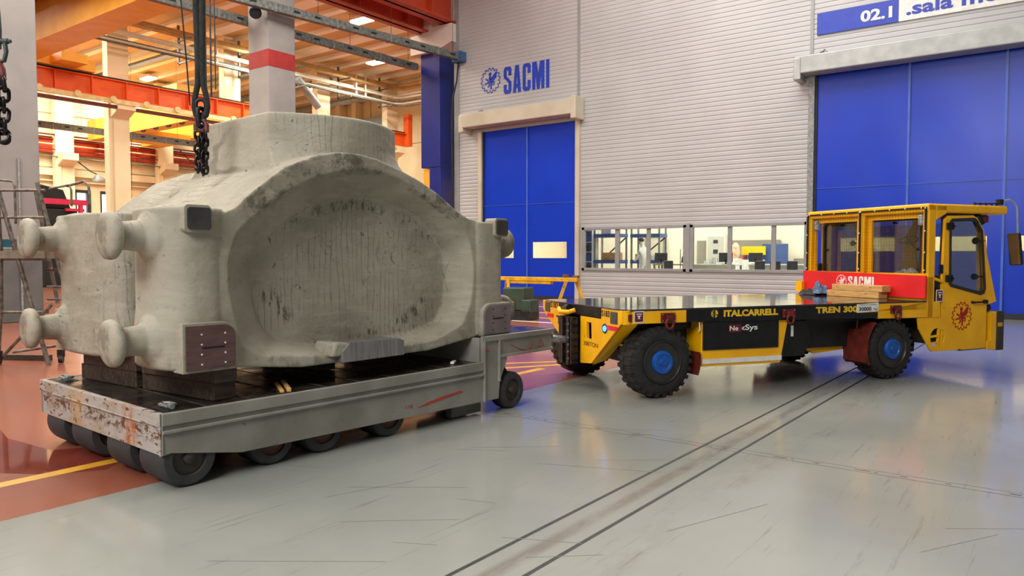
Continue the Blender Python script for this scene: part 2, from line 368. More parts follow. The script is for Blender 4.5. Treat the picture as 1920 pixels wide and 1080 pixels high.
# ------------------------------------------------------------------ ribbed clean room wall (plane y = 24)
WALLM = pm('ribbed_panel', (180, 181, 182), (171, 172, 173), 0.5, 0.5, 0.15)
TRIMG = pm('trim_grey', (150, 152, 152), (138, 140, 140), 2, 0.5, 0.2)
def ribbed(mb, x0, x1, z0, z1, y=24.0):
    p = 0.15; prof = []; z = z0
    k0 = math.floor(z0 / p); pts = []
    k = k0
    while k * p < z1:
        for dz, dy in ((0.0, 0.0), (0.02, 0.012), (0.036, 0.012), (0.056, 0.0)):
            zz = k * p + dz
            if z0 <= zz <= z1: pts.append((y + dy, zz))
        k += 1
    pts = [(y, z0)] + pts + [(y, z1)]
    vs = []; fs = []
    for yy, zz in pts: vs += [(x0, yy, zz), (x1, yy, zz)]
    for i in range(len(pts) - 1): fs.append((2 * i, 2 * i + 1, 2 * i + 3, 2 * i + 2))
    mb.add(vs, fs)
D1 = (-19.2, -14.8, 6.75); D2 = (-6.2, 1.0, 7.25)
wb = MB()
TOP = 16.9
for a in ((-20.5, D1[0], 0, TOP), (D1[0], D1[1], D1[2], TOP), (D1[1], D2[0], 2.69, TOP), (D1[1], D2[0], 0, 1.24), (D2[0], D2[1], D2[2], TOP), (D2[1], 16, 0, TOP)):
    ribbed(wb, *a)
wb.box((-20.5, 24.03, 0), (D1[0], 24.1, TOP)); wb.box((D1[0], 24.03, D1[2]), (D1[1], 24.1, TOP)); wb.box((D1[1], 24.03, 2.69), (D2[0], 24.1, TOP)); wb.box((D1[1], 24.03, 0), (D2[0], 24.1, 1.24))
wb.box((D2[0], 24.03, D2[2]), (16, 24.1, TOP)); wb.box((D2[1], 24.03, 0), (16, 24.1, TOP)); wb.box((-14.8, 24.0, 1.24), (-14.4, 24.1, 2.69)); 
struct('wall_back', wb, WALLM)
t = MB()
for x0, x1, z0, z1 in ((-20.75, -20.5, 0, TOP), (-14.72, -14.62, D1[2], TOP), (-6.42, -6.32, D2[2], TOP)):
    t.box((x0, 23.97, z0), (x1, 24.06, z1))
struct('trim_1', t, TRIMG)
# windows
def window(i, x0, x1, mull):
    f = MB(); y0, y1 = 23.95, 24.08
    f.box((x0 - .12, y0, 1.16), (x1 + .12, y1, 1.26)); f.box((x0 - .12, y0, 2.66), (x1 + .12, y1, 2.76))
    f.box((x0 - .12, y0, 1.16), (x0, y1, 2.76)); f.box((x1, y0, 1.16), (x1 + .12, y1, 2.76))
    for m_ in mull: f.box((m_ - .07, 24.0, 1.26), (m_ + .07, y1, 2.66))
    e = tag(empty('window_%d' % i, (0, 0, 0)), kind='structure')
    f.build('window_frame', TRIMG, e, bevel=.008)
    xs = [x0] + list(mull) + [x1]
    for a, b in zip(xs, xs[1:]): MB().box((a, 24.04, 1.26), (b, 24.05, 2.66)).build('pane', GL, e)
window(1, -14.38, -10.48, (-13.05, -11.8)); window(2, -10.12, -6.5, (-8.87, -7.45))
mm = MB(); mm.box((-10.36, 23.94, 1.16), (-10.24, 24.06, 2.8)); struct('trim_2', mm, TRIMG)

# roll-up doors
BCUR = pm('door_curtain_blue', (0, 54, 190), (0, 50, 180), 0.7, 0.32, bump=0.0)
CLEAR = glass('curtain_window', (250, 246, 236), 0.05)
SEAMB = pm('curtain_seam', (70, 104, 200), (60, 92, 190), 2, 0.4)
HEAD = pm('header_beige', (196, 188, 168), (180, 172, 152), 1, 0.5)
RUBB = pm('rubber_seal', (40, 40, 42), (28, 28, 30), 4, 0.6)
def roll_door(i, x0, x1, ztop, seams, wins, hx0, hx1, hz0, hz1, hm, jm, zh):
    e = tag(empty('door_%d' % i, (0, 0, 0)), kind='structure'); y = 24.0
    # gently billowing curtain with cut-outs
    xs = sorted(set([x0, x1] + [v for w_ in wins for v in w_[:2]] + [x0 + (x1 - x0) * k / 24 for k in range(25)]))
    zs = sorted(set([0.14, ztop] + [v for w_ in wins for v in w_[2:]] + [ztop * k / 16 for k in range(1, 16)]))
    cb = MB(); vid = {}
    def V(a, b):
        if (a, b) not in vid:
            vid[(a, b)] = len(cb.v); cb.v.append((a, y + 0.05 - 0.035 * math.sin(PI * b / ztop) + 0.02 * noise.noise(Vector((a * .9 + b * .3, b * .35, i))), b))
        return vid[(a, b)]
    for ia in range(len(xs) - 1):
        for ib in range(len(zs) - 1):
            cx, cz = (xs[ia] + xs[ia + 1]) / 2, (zs[ib] + zs[ib + 1]) / 2
            if any(w_[0] < cx < w_[1] and w_[2] < cz < w_[3] for w_ in wins): continue
            cb.f.append([V(xs[ia], zs[ib]), V(xs[ia + 1], zs[ib]), V(xs[ia + 1], zs[ib + 1]), V(xs[ia], zs[ib + 1])]); cb.mi.append(0); cb.sm.append(True)
    cb.build('curtain', BCUR, e, smooth=60)
    s_ = MB()
    for sx in seams: s_.box((sx - .03, y - .02, .14), (sx + .03, y + .03, ztop))
    s_.box((x0, y - .005, zh), (x1, y + .01, zh + .015)); s_.build('curtain_seam', SEAMB, e)
    for w_ in wins: MB().box((w_[0], y + .02, w_[2]), (w_[1], y + .026, w_[3])).build('curtain_window', CLEAR, e)
    MB().box((x0, y - .06, 0), (x1, y + .08, .15)).build('bottom_seal', RUBB, e)
    fr = MB(); fr.box((x0 - .22, y - .12, 0), (x0 - .04, y + .05, ztop)); fr.box((x1 + .04, y - .12, 0), (x1 + .22, y + .05, ztop)); fr.build('guide_rail', jm, e, bevel=.01)
    MB().box((x0 - .05, y - .03, .1), (x0 + .02, y + .05, ztop)).build('guide_seal', RUBB, e)
    h = MB(); h.box((hx0, y - .62, hz0 + .18), (hx1, y - .02, hz1)); h.box((hx0 - .02, y - .64, hz0), (hx0 + .2, y - .015, hz1 - .05)); h.box((hx1 - .2, y - .64, hz0), (hx1 + .02, y - .015, hz1 + .1)); h.build('roller_header', hm, e, bevel=.03)
    b = MB()
    b.add([(hx0 + .55, y - .3, hz1), (hx0 + .75, y - .05, hz1), (hx0 + .75, y - .05, hz1 + .25)], [(0, 1, 2)]); b.box((hx0 + .6, y - .08, hz1 - .02), (hx0 + .8, y - .02, hz1 + .18)); b.build('bracket', GALV, e)
    return e
roll_door(1, D1[0], D1[1], D1[2], [-17.02], [(-18.9, -17.7, 1.62, 2.24), (-16.75, -15.2, 1.62, 2.24)], -20.0, -14.45, 6.72, 7.45, HEAD, HEAD, 3.72)
roll_door(2, D2[0], D2[1], D2[2], [-3.68, -1.36], [(-5.45, -3.98, 1.84, 2.24), (-3.2, -1.72, 1.84, 2.24), (-1.02, .5, 1.84, 2.24)], -6.72, 1.5, 7.0, 7.7, pm('header_galvanised', (176, 180, 178), (158, 162, 160), 3, .45, .2), GALV, 3.75)

# wall lettering, logo, sign board
g = MB(); gear_emblem(g, (-18.83, 23.985, 8.78), (1, 0, 0), (0, 0, 1), .5, (0, .012, 0)); 
e = empty('wall_logo', (0, 0, 0), 0, 'blue gear emblem and blue lettering on the ribbed wall above the narrow blue door', 'wall logo')
g.build('gear_emblem', SBLUE, e)
g = MB(); block_letters(g, 'SACMI', (-18.16, 23.985, 8.14), (1, 0, 0), (0, 0, 1), 2.18, 1.06, (0, .012, 0)); g.build('lettering', SBLUE, e)
e = empty('sign_board', (0, 0, 0), 0, 'long blue and white sign board with a number high above the wide blue door', 'sign')
MB().box((-6.22, 23.95, 8.39), (-3.99, 23.99, 9.03)).build('blue_panel', SBLUE, e)
MB().box((-3.99, 23.95, 8.39), (3.6, 23.99, 9.03)).build('white_panel', WHT, e)
text('02.1', 'lettering', WHT, e, (-5.0, 23.95, 8.54), (1, 0, 0), (0, 0, 1), .84, .33, .008, .035)
text('.sala me', 'lettering', SBLUE, e, (-3.8, 23.95, 8.52), (1, 0, 0), (0, 0, 1), 2.2, .37, .008, .03)

# ------------------------------------------------------------------ lit room behind the windows
ROOMW = pm('room_cream', (240, 232, 214), (232, 224, 204), 0.6, 0.8)
rb = MB(); rb.box((-20.4, 32, 0), (8, 32.1, 5)); rb.box((-20.5, 24.1, 0), (-20.4, 32, 5)); rb.box((8, 24.1, 0), (8.1, 32, 5)); struct('wall_room', rb, ROOMW)
rb = MB(); rb.box((-20.4, 24.1, 5), (8, 32.1, 5.1)); struct('ceiling_room', rb, ROOMW)
rb = MB(); rb.box((-20.4, 24.12, 0), (8, 32, .45)); struct('floor_room', rb, pm('room_floor', (190, 186, 176), (176, 172, 162), 1, .35))
GRYP = pm('grey_panel', (150, 144, 132), (140, 134, 122), 1, .7)
rb = MB(); rb.box((-13.2, 31.7, .45), (-9.6, 31.95, 2.38)); rb.box((-9.0, 31.7, .45), (-4.6, 31.95, 1.6)); struct('partition_grey', rb, GRYP)
BEIGE = pm('furniture_beige', (206, 198, 178), (196, 188, 168), 2, .5)
DGRY = pm('furniture_dark', (52, 54, 58), (42, 44, 48), 3, .5)
SHB = pm('shelf_blue', (66, 92, 150), (56, 80, 136), 3, .5)
ZF = .45
def shelf(x, y, lab, w_=.8):
    e = empty('storage_rack', (x, y, ZF), 0, lab, 'rack')
    for px_ in (-w_ + .04, w_ - .04):
        for py in (-.3, .3): MB().box((px_ - .03, py - .03, 0), (px_ + .03, py + .03, 2.5)).build('post', GALV, e)
    for z in (.3, .95, 2.0): MB().box((-w_, -.35, z), (w_, .35, z + .14)).build('shelf_board', SHB, e)
    MB().tube([(-w_ + .05, .3, 1.1), (w_ - .05, .3, 2.0)], .03, 6).build('brace', DSTEEL, e)
shelf(-14.85, 26.8, 'blue shelved storage rack standing in the left pane of the left window', .6); shelf(-14.0 + .45, 27.6, 'blue shelved storage rack behind the person in white', .65)
for (x, y, z, w_, h, m, lab) in ((-14.75, 26.75, ZF + 1.09, .75, .3, WOOD, 'brown cardboard box on the left blue rack'), (-13.75, 27.5, ZF + 1.09, .5, .24, WOOD, 'brown box on the blue rack beside the person'),
                             (-14.9, 26.75, ZF + 2.14, .4, .18, WHT, 'small white box on the top shelf of the left rack')):
    b = MB(); b.box((-w_ / 2, -.2, 0), (w_ / 2, .2, h)); o = b.build('storage_box', m, bevel=.01); o.location = (x, y, z); tag(o, lab, 'box')
for k in range(4):
    b = MB(); b.lathe([(0, .035), (.2, .035), (.25, .014), (.31, .014)], (0, 0, 0), (0, 0, 1), 10); o = b.build('bottle', WHT); o.location = (-13.42 + .11 * k, 27.4, ZF + 1.09); tag(o, 'small white bottle in the row on the rack beside the person', 'bottle', 'white bottles on the blue rack')
e = empty('cabinet', (-15.75, 26.6, ZF), 0, 'white open cabinet with blue and dark binders at the left end of the left window', 'cabinet')
b = MB(); b.box((-.3, -.25, 0), (.3, -.2 + .45, .02)); b.box((-.3, .22, 0), (.3, .25, 2.3)); b.box((-.3, -.25, 0), (-.27, .25, 2.3)); b.box((.27, -.25, 0), (.3, .25, 2.3))
for z in (.6, 1.0, 1.4, 1.8, 2.27): b.box((-.27, -.25, z), (.27, .22, z + .03))
b.build('case', WHT, e)
for k, (z, m) in enumerate(((.63, DGRY), (1.03, SHB), (1.43, DGRY), (1.83, SHB))): MB().box((-.2, -.2, z), (.12 + .04 * k, .1, z + .26)).build('binder', m, e)
def desk(x, y, w_, lab, front=False):
    e = empty('desk', (x, y, ZF), 0, lab, 'desk'); MB().box((-w_ / 2, -.4, .9), (w_ / 2, .4, .95)).build('desk_top', WOOD if not front else WHT, e, bevel=.01)
    if front: MB().box((-w_ / 2 + .03, -.38, .05), (w_ / 2 - .03, -.35, .9)).build('front_panel', BEIGE, e)
    for sx in (-1, 1):
        for sy in (-1, 1): MB().box((sx * (w_ / 2 - .06) - .03, sy * .34 - .03, 0), (sx * (w_ / 2 - .06) + .03, sy * .34 + .03, .9)).build('leg', GALV, e)
desk(-12.05, 26.6, 1.3, 'brown desk seen through the right pane of the left window'); desk(-10.3, 26.7, 1.6, 'pale desk at the left end of the right window', True); desk(-8.35, 27.6, 2.0, 'long white fronted desk behind the wide mullion of the right window', True)
def monitor(x, y, lab, z=ZF + .95):
    e = empty('monitor', (x, y, z), 0, lab, 'monitor'); MB().box((-.26, -.02, .08), (.26, .02, .42)).build('screen', DGRY, e, bevel=.01)
    MB().box((-.03, -.02, 0), (.03, .05, .2)).build('stand', DGRY, e); MB().box((-.12, -.1, 0), (.12, .1, .015)).build('base', DGRY, e)
monitor(-10.0, 26.7, 'dark monitor on the pale desk left of the first mullion in the right window'); monitor(-9.2, 27.6, 'dark monitor at the left end of the white fronted desk')
monitor(-12.55, 26.65, 'dark low monitor on the brown desk in the left window')
def chair(x, y, lab):
    e = empty('office_chair', (x, y, ZF), 0, lab, 'chair')
    MB().box((-.2, -.2, .45), (.2, .2, .52)).build('seat', DGRY, e, bevel=.03); MB().box((-.18, -.24, .6), (.18, -.18, 1.08)).build('backrest', DGRY, e, bevel=.04)
    MB().lathe([(0, .25), (.04, .2), (.06, .03), (.45, .03)], (0, 0, 0), (0, 0, 1), 10).build('base', DGRY, e)
chair(-8.55, 26.3, 'dark office chair left of the others, in front of the white fronted desk'); chair(-8.05, 26.4, 'dark office chair half behind the wide right mullion'); chair(-7.45, 26.3, 'dark office chair at the far right of the window'); chair(-11.75, 25.8, 'dark office chair by the brown desk in the left window')
e = empty('banner_stand', (-10.4, 30.9, 0), 0, 'bright yellow banner over a row of small red items by the grey partition', 'banner')
b = MB(); b.box((-.5, -.03, 1.75), (.5, .03, 2.1)); b.build('banner', pm('banner_yellow', (246, 206, 10), (238, 196, 8), 2, .5), e)
b = MB(); b.box((-.45, -.2, ZF), (.45, .1, 1.55)); b.build('counter', WHT, e)
random.seed(5)
for k in range(9): MB().box((-.42 + .095 * k, -.1, 1.55), (-.36 + .095 * k, 0, 1.72 + random.uniform(-.04, .04))).build('small_item', [RED, MAR, SHB][k % 3], e)
b = MB(); b.box((-.5, -.1, 0), (.5, .1, 1.75)); b.box((-.45, -.12, .8), (.45, -.1, .83)); o = b.build('blue_cabinet', SHB, bevel=.02); o.location = (-9.6, 31.2, ZF); tag(o, 'tall pale blue cabinet right of the yellow banner', 'cabinet')
e = empty('cupboard', (-12.1, 31.3, ZF), 0, 'pale grey cupboard with dark signs behind the first pane of the right window', 'cupboard')
b = MB(); b.box((-.42, -.2, 0), (.42, .2, 2.2)); b.build('case', ROOMW, e); b = MB(); b.box((-.36, -.22, .05), (.36, -.2, 2.1)); b.build('door', pm('cupboard_grey', (196, 196, 186), (186, 186, 176), 2, .5), e)
for z, h in ((1.8, .14), (1.35, .18), (1.0, .16), (.75, .05)): MB().box((-.1, -.235, z), (.1, -.22, z + h)).build('sign', DGRY, e)
e = empty('doorway', (-15.3, 31.8, ZF), 0, 'pale open doorway seen through the right pane of the left window', 'doorway')
b = MB(); b.box((-.5, -.05, 0), (-.42, .05, 2.2)); b.box((.42, -.05, 0), (.5, .05, 2.2)); b.box((-.5, -.05, 2.12), (.5, .05, 2.2)); b.build('door_frame', GRYP, e); MB().box((-.42, .0, 0), (.42, .03, 2.12)).build('door_leaf', BEIGE, e)
e = empty('plant_stand', (-11.3, 26.2, ZF), 0, 'cluttered trolley with a blue bin at the left edge of the right window', 'trolley')
for z in (.3, .7): MB().box((-.2, -.2, z), (.2, .2, z + .03)).build('shelf_board', GALV, e)
for sx in (-.18, .18): MB().box((sx - .01, -.18, 0), (sx + .01, -.16, 1.5)).build('post', DSTEEL, e)
MB().lathe([(0, .09), (.26, .12)], (.05, 0, .73), Vector((0, 0, 1)), 12).build('bin', SHB, e); MB().lathe([(0, .1), (.2, .08), (.3, .03)], (-.1, -.05, .99), Vector((0, 0, 1)), 8).build('tool_bundle', DSTEEL, e)
b = MB(); b.lathe([(0, .12), (.2, .19), (.5, .17), (.66, .05)], (0, 0, 0), (0, 0, 1), 12); o = b.build('plush_bundle', pm('pale_pink', (240, 214, 196), (236, 160, 120), 8, .8)); o.location = (-11.05, 30.6, 1.6); tag(o, 'pale pink and orange bundle left of the yellow banner', 'bundle')
b = MB(); b.box((-.2, -.2, ZF), (.2, .2, 1.6)); o = b.build('pedestal', WHT); o.location = (-11.05, 30.6, 0); tag(o, 'white pedestal below the pale pink bundle', 'pedestal')
for k, x in enumerate((-10.75, -10.55, -10.42)):
    b = MB(); b.box((-.07, -.06, 0), (.07, .06, .12 + .06 * k)); o = b.build('paper_stack', WHT); o.location = (x, 26.7, ZF + .95); tag(o, ('lowest', 'middle', 'tallest')[k] + ' of three white stacks on the pale desk', 'stack')
def lathe_person():
    e = empty('person', (-13.12, 26.3, ZF), R(-20), 'person in white work clothes bending forward beside the blue racks behind the window', 'person')
    pts = [(0, 0, .95), (0, .0, 1.2), (.02, 0, 1.45), (-.06, 0, 1.6), (-.12, 0, 1.72), (-.16, 0, 1.86),
           (.02, .2, 1.42), (-.1, .26, 1.15), (-.3, .22, 1.05), (.02, -.2, 1.42), (-.1, -.26, 1.15), (-.3, -.22, 1.05),
           (0, .1, .9), (.02, .11, .5), (.04, .11, .08), (0, -.1, .9), (.02, -.11, .5), (.04, -.11, .08)]
    rad = [.17, .16, .17, .07, .1, .09, .07, .05, .035, .07, .05, .035, .1, .07, .05, .1, .07, .05]
    ed = [(0, 1), (1, 2), (2, 3), (3, 4), (4, 5), (2, 6), (6, 7), (7, 8), (2, 9), (9, 10), (10, 11), (0, 12), (12, 13), (13, 14), (0, 15), (15, 16), (16, 17)]
    me = bpy.data.meshes.new('body'); me.from_pydata(pts, ed, []); me.materials.append(WHT); o = bpy.data.objects.new('body', me); C.objects.link(o); o.parent = e
    sk = o.modifiers.new('skin', 'SKIN')
    for i, r_ in enumerate(rad): me.skin_vertices[0].data[i].radius = (r_, r_)
    me.skin_vertices[0].data[0].use_root = True
    o.modifiers.new('sub', 'SUBSURF').levels = 2; o.modifiers['sub'].render_levels = 2
    b = MB(); b.lathe([(-.13, .03), (-.1, .085), (-.02, .1), (.06, .095), (.1, .06), (.12, .02)], (-.15, 0, 1.82), (0.1, 0, 1), 16); b.build('head', pm('skin', (206, 160, 134), (196, 150, 124), 4, .6), e, smooth=60)
    b = MB(); b.lathe([(0, .11), (.04, .112), (.1, .08), (.13, .03)], (-.14, 0, 1.84), (0.25, 0, 1), 16); b.build('hair', pm('hair_dark', (44, 36, 30), (30, 24, 20), 9, .7), e, smooth=60)
lathe_person()

# ------------------------------------------------------------------ hall beyond the blue column
CEILP = pm('ceiling_tan', (214, 180, 134), (198, 164, 118), 0.3, 0.8)
CBEAM = pm('ceiling_white', (244, 241, 234), (236, 230, 220), 0.6, 0.7)
HC = 17.0
cb = MB(); cb.mat(CEILP).box((-70, -14, HC + .25), (-20.5, 54, HC + .35))
cb.mat(CBEAM)
y = 24.5
k = 0
while y < 53:
    cb.box((-69.8, y, HC + .02), (-20.8, y + (1.1 if k % 3 == 2 else .5), HC + .3)); y += 2.35; k += 1
struct('ceiling', cb)
cb = MB(); cb.box((-20.5, -14, 17), (16, 24.1, 17.1)); struct('ceiling_near', cb, CBEAM)
hw = MB(); hw.box((-70, 52, 0), (-20, 52.3, HC + .4)); struct('wall_far', hw, CREAM)
hw = MB()
wins = [(25.2, 27.0), (28.4, 29.6), (30.4, 31.9)]
ys = [-14] + [v for w_ in wins for v in w_] + [52]
for i in range(0, len(ys), 2): hw.box((-66.3, ys[i], 0), (-66, ys[i + 1], 7.2))
hw.box((-66.3, -14, 7.2), (-66, 52, HC + .4)); struct('wall_left', hw, CREAM)
for i, (a, b_) in enumerate(wins):
    e = tag(empty('window_%d' % (i + 3), (0, 0, 0)), kind='structure')
    MB().box((-66.25, a, 0.2), (-66.2, b_, 7.2)).build('pane', DAY, e)
    f = MB(); f.box((-66.2, a, 6.95), (-65.95, b_, 7.2)); f.box((-66.2, b_ - .3, 0), (-65.9, b_, 7.2)); f.box((-66.2, a, 0), (-65.98, a + .12, 7.2)); f.build('window_frame', DGRY, e)
# ledges, seams and ducts along the left wall
f = MB()
for z, h, d in ((8.9, .1, .15), (8.2, .55, .5), (7.75, .08, .3), (13.2, .1, .1)): f.box((-66, -10, z), (-66 + d, 51.9, z + h))
struct('trim_3', f, CREAM)
f = MB()
for x in (-64, -60, -56, -52.5): f.box((x, 51.93, 0), (x + .05, 52, HC))
f.box((-66, 51.93, 12.4), (-21, 52, 12.46)); struct('trim_4', f, pm('wall_seam', (206, 190, 160), (196, 180, 150), 2, .7))

def runway(x, y0, y1, z0, z1, m, name, lab, ribs=2.0, side=1, flange=.5, wx=.28):
    e = empty(name, (x, 0, 0), 0, lab, 'crane beam')
    b = MB(); b.box((-.06, y0, z0), (.06, y1, z1)); b.box((-flange / 2, y0, z1 - .06), (flange / 2, y1, z1)); b.box((-flange / 2, y0, z0), (flange / 2, y1, z0 + .06))
    b.build('beam', m, e)
    y = y0 + ribs / 2; first = None
    while y < y1:
        if first is None: first = MB().box((-wx, 0, z0 + .05), (wx, .05, z1 - .05)).build('stiffener', m, e); st = first
        else: st = first.copy(); C.objects.link(st); st.parent = e
        st.location = (0, y, 0); y += ribs
    MB().box((-.06, y0, z1), (.06, y1, z1 + .14)).build('rail', DSTEEL, e)
    return e
e = runway(-47.3, 8, 48.0, 11.35, 12.5, ORANGE, 'crane_runway', 'orange crane runway beam on the cream columns, left of the hanging sling', 2.05)
f = MB(); f.box((.3, 8, 11.02), (.42, 46.5, 11.3))
y = 10.2
while y < 46: f.lathe([(-.03, .2), (.12, .2)], (.36, y, 11.25), (1, 0, 0), 12); y += 2.05
f.build('conductor_rail', pm('rail_cream', (238, 214, 160), (220, 190, 130), 3, .5), e)
MB().box((-.1, 47.9, 11.4), (.5, 48.4, 14.2)).build('end_stop', ORANGE, e)
MB().box((.0, 8, 10.75), (.25, 46, 10.95)).build('cable_channel', MAR, e)
e = runway(-65.4, -10, 51, 9.95, 11.1, OREDD, 'crane_runway', 'far red crane runway beam along the left wall under the pipes', 3.2, flange=.6)
for z, r in ((10.6, .06), (10.2, .05), (11.35, .07)): MB().tube([(.5, -10, z), (.5, 50, z)], r, 6).build('guard_rail', pm('rail_cream'  , (238, 214, 160)) if r == .06 else MAR, e)
MB().tube([(.7, -10, 9.6), (.7, 50, 9.6)], .05, 6).build('conduit', pm('conduit_green', (92, 112, 84), (80, 100, 74), 3, .5), e)
runway(-22.3, -10, 23.9, 11.2, 12.4, OREDD, 'crane_runway', 'dark orange crane beam at the top, the left and farther one of the pair', 2.6, flange=.7, wx=.33)
runway(-21.0, -10, 24.0, 11.4, 13.4, OREDD, 'crane_runway', 'dark orange crane beam at the top beside the ribbed wall, nearer of the pair', 2.6, flange=.75, wx=.36)

# columns of the row next to the ribbed wall
BCOL = pm('column_blue', (30, 40, 124), (26, 34, 112), 1.5, 0.35)
BAND = pm('band_red', (168, 44, 38), (150, 36, 32), 3, .6)
CAPM = pm('capital_pinkish', (214, 200, 188), (204, 190, 178), 1.4, .7)
e = empty('column', (-22.05, 24.45, 0), 0, 'blue painted column with a pale capital at the left edge of the ribbed wall', 'column')
b = MB(); b.box((-.55, -.55, 5.5), (.55, .55, 10.4)); b.box((-.1, -.52, 0), (.55, .55, 5.5)); b.build('shaft', BCOL, e, bevel=.03)
MB().box((-.5, -.45, 0), (-.1, .5, 5.45)).build('lower_shaft', CYEL, e)
b = MB(); b.prism([(-.95, 10.35), (-.95, 11.15), (-.3, 11.15), (-.3, 12.9), (.3, 12.9), (.3, 11.35), (1.4, 11.35), (1.4, 10.6), (.55, 10.35)], (0, -.75, 0), (1, 0, 0), (0, 0, 1), (0, 1.4, 0)); b.build('capital', CAPM, e)
e = empty('column', (-22.05, 15.95, 0), 0, 'grey concrete column with a red band, standing behind the casting', 'column')
MB().box((-.55, -.55, 0), (.55, .55, 11.2)).build('shaft', GREYC, e, bevel=.03)
MB().box((-.555, -.555, 8.02), (.555, .555, 8.62)).build('red_band', BAND, e, bevel=.03)
b = MB(); b.lathe([(0, .12), (.35, .2), (.36, .16)], (.2, -.75, 9.75), (.8, -.6, -.2), 12); b.build('camera_housing', DSTEEL, e)
e = empty('column', (-22.05, 7.85, 0), 0, 'large grey concrete column at the left edge of the picture', 'column')
MB().box((-.55, -.55, 1.85), (.55, .55, 11.2)).build('shaft', pm('column_dark_grey', (128, 124, 122), (118, 114, 112), 1.2, .7), e, bevel=.02)
MB().box((-.556, -.556, 0), (.556, .556, 1.85)).build('plinth_coat', pm('plinth_grey', (92, 92, 90), (80, 80, 78), 2, .6), e, bevel=.02)
MB().tube([(.59, .05, 0), (.59, .05, 4.2)], .03, 8).build('conduit', GALV, e)

def cream_col(x, y, z1, lab, w_=1.3, capz=11.3, cap=True):
    e = empty('column', (x, y, 0), 0, lab, 'column')
    b = MB(); b.box((w_ / 2 - .65, -w_ / 2, 0), (w_ / 2, w_ / 2, z1)); b.build('shaft', CREAM, e, bevel=.03)
    if cap:
        b = MB(); b.prism([(w_ / 2, capz), (w_ / 2 + 1.0, capz), (w_ / 2 + 1.0, capz - .55), (w_ / 2, capz - 1.0)], (0, -w_ / 2 + .1, 0), (1, 0, 0), (0, 0, 1), (0, w_ - .2, 0)); b.build('corbel', CREAM, e)
    MB().tube([(w_ / 2 + .06, -w_ * .28, 0), (w_ / 2 + .06, -w_ * .28, capz - 1)], .05, 6).build('downpipe', CREAM, e)
for i, (y, lab) in enumerate(((14.8, 'cream column mostly hidden by the large grey column'), (23.35, 'tall cream column carrying the orange beam, left of the casting'), (31.35, 'cream column behind the hanging sling ropes'), (39.5, 'slim cream column right of the red banded column'), (47.1, 'last cream column of the row, left of the blue column'))):
    cream_col(-48.6, y, HC, lab)
for i, y in enumerate((19.0, 27.2, 35.6, 43.8)):
    cream_col(-65.5, y, HC, ('wall column with a corbel behind the grey column', 'wall column with a corbel above the far bright doorways', 'wall column with a corbel between the tall cream column and the sling', 'wall column behind the slings upper part')[i], 1.4, 9.9)
for i, x in enumerate((-60, -57.6, -42, -34)):
    cream_col(x, 51.5, HC, ('left', 'second', 'third', 'rightmost')[i] + ' pilaster on the far end wall of the hall', 1.0, 10.5, i > 1)

# bridge cranes
e = empty('bridge_crane', (0, 0, 0), 0, 'large orange yellow bridge crane girder at the upper left', 'crane')
b = MB(); b.box((-47.2, 16.4, 12.55), (-22.6, 18.0, 14.5)); b.build('girder', CYEL, e)
b = MB(); b.box((-47.2, 15.9, 14.5), (-22.6, 18.1, 14.62)); b.box((-47.2, 15.8, 14.2), (-22.6, 15.95, 14.5)); b.build('walkway', MAR, e)
b = MB(); b.box((-47.2, 15.7, 14.65), (-22.6, 15.9, 15.3)); b.build('side_beam', CYEL, e)
b = MB(); b.box((-47.7, 15.2, 12.66), (-46.9, 21.5, 13.3)); b.box((-46.9, 19.0, 12.7), (-45.4, 20.4, 13.2)); b.build('end_carriage', CYEL, e)
b = MB(); b.box((-42, 13.6, 14.4), (-23, 15.4, 15.3)); b.build('second_girder', OREDD, e)
e = empty('bridge_crane', (0, 0, 0), 0, 'orange yellow bridge crane in the far bay below the orange runway beam', 'crane')
b = MB(); b.box((-64.9, 33.4, 11.2), (-49.4, 34.8, 13.2)); b.box((-64.9, 29.0, 11.2), (-49.4, 30.1, 12.8)); b.build('girder', CYEL, e)
MB().box((-61, 30.1, 10.9), (-57, 33.4, 11.4)).build('trolley', CYEL, e); MB().box((-52.6, 28, 12.81), (-49.4, 30.2, 13.6)).build('end_carriage', CYEL, e)
pts = []
for k in range(60):
    t_ = k / 59; pts.append((-50 - 9 * (1 - t_), 29.2, 12.0 - .9 * abs(math.sin(t_ * PI * 5)) ** .8))
MB().tube(pts, .06, 5).build('festoon_cable', pm('cable_violet', (70, 60, 86), (50, 44, 60), 5, .6), e)
# hoist with yellow blocks hanging far away
e = empty('hoist_block', (-59.0, 28.9, 5.6), 0, 'yellow hoist block with a hook hanging before the far doorway', 'hoist')
for dx in (-.45, .45): MB().lathe([(-.12, .3), (0, .42), (.12, .3)], (dx * .7, dx * .75, .9), (.2, 1, 0), 16).build('sheave_cover', CYEL, e)
b = MB(); b.tube([(0, 0, .7), (0, 0, .2)], .1, 8); b.tube([(0, 0, .25), (.14, .14, .1), (.2, .2, -.15), (.05, .05, -.4), (-.18, -.18, -.25), (-.2, -.2, -.1)], .07, 8); b.tube([(0, 0, .25), (0, 0, -1.2)], .05, 6); b.build('hook', DSTEEL, e)
b = MB()
for dx, dy in ((-.4, -.4), (-.2, -.25), (.2, .2), (.4, .45)): b.tube([(dx, dy, 1.1), (dx * 1.2, dy * 1.2, 7.0)], .025, 5)
b.build('rope', DSTEEL, e)

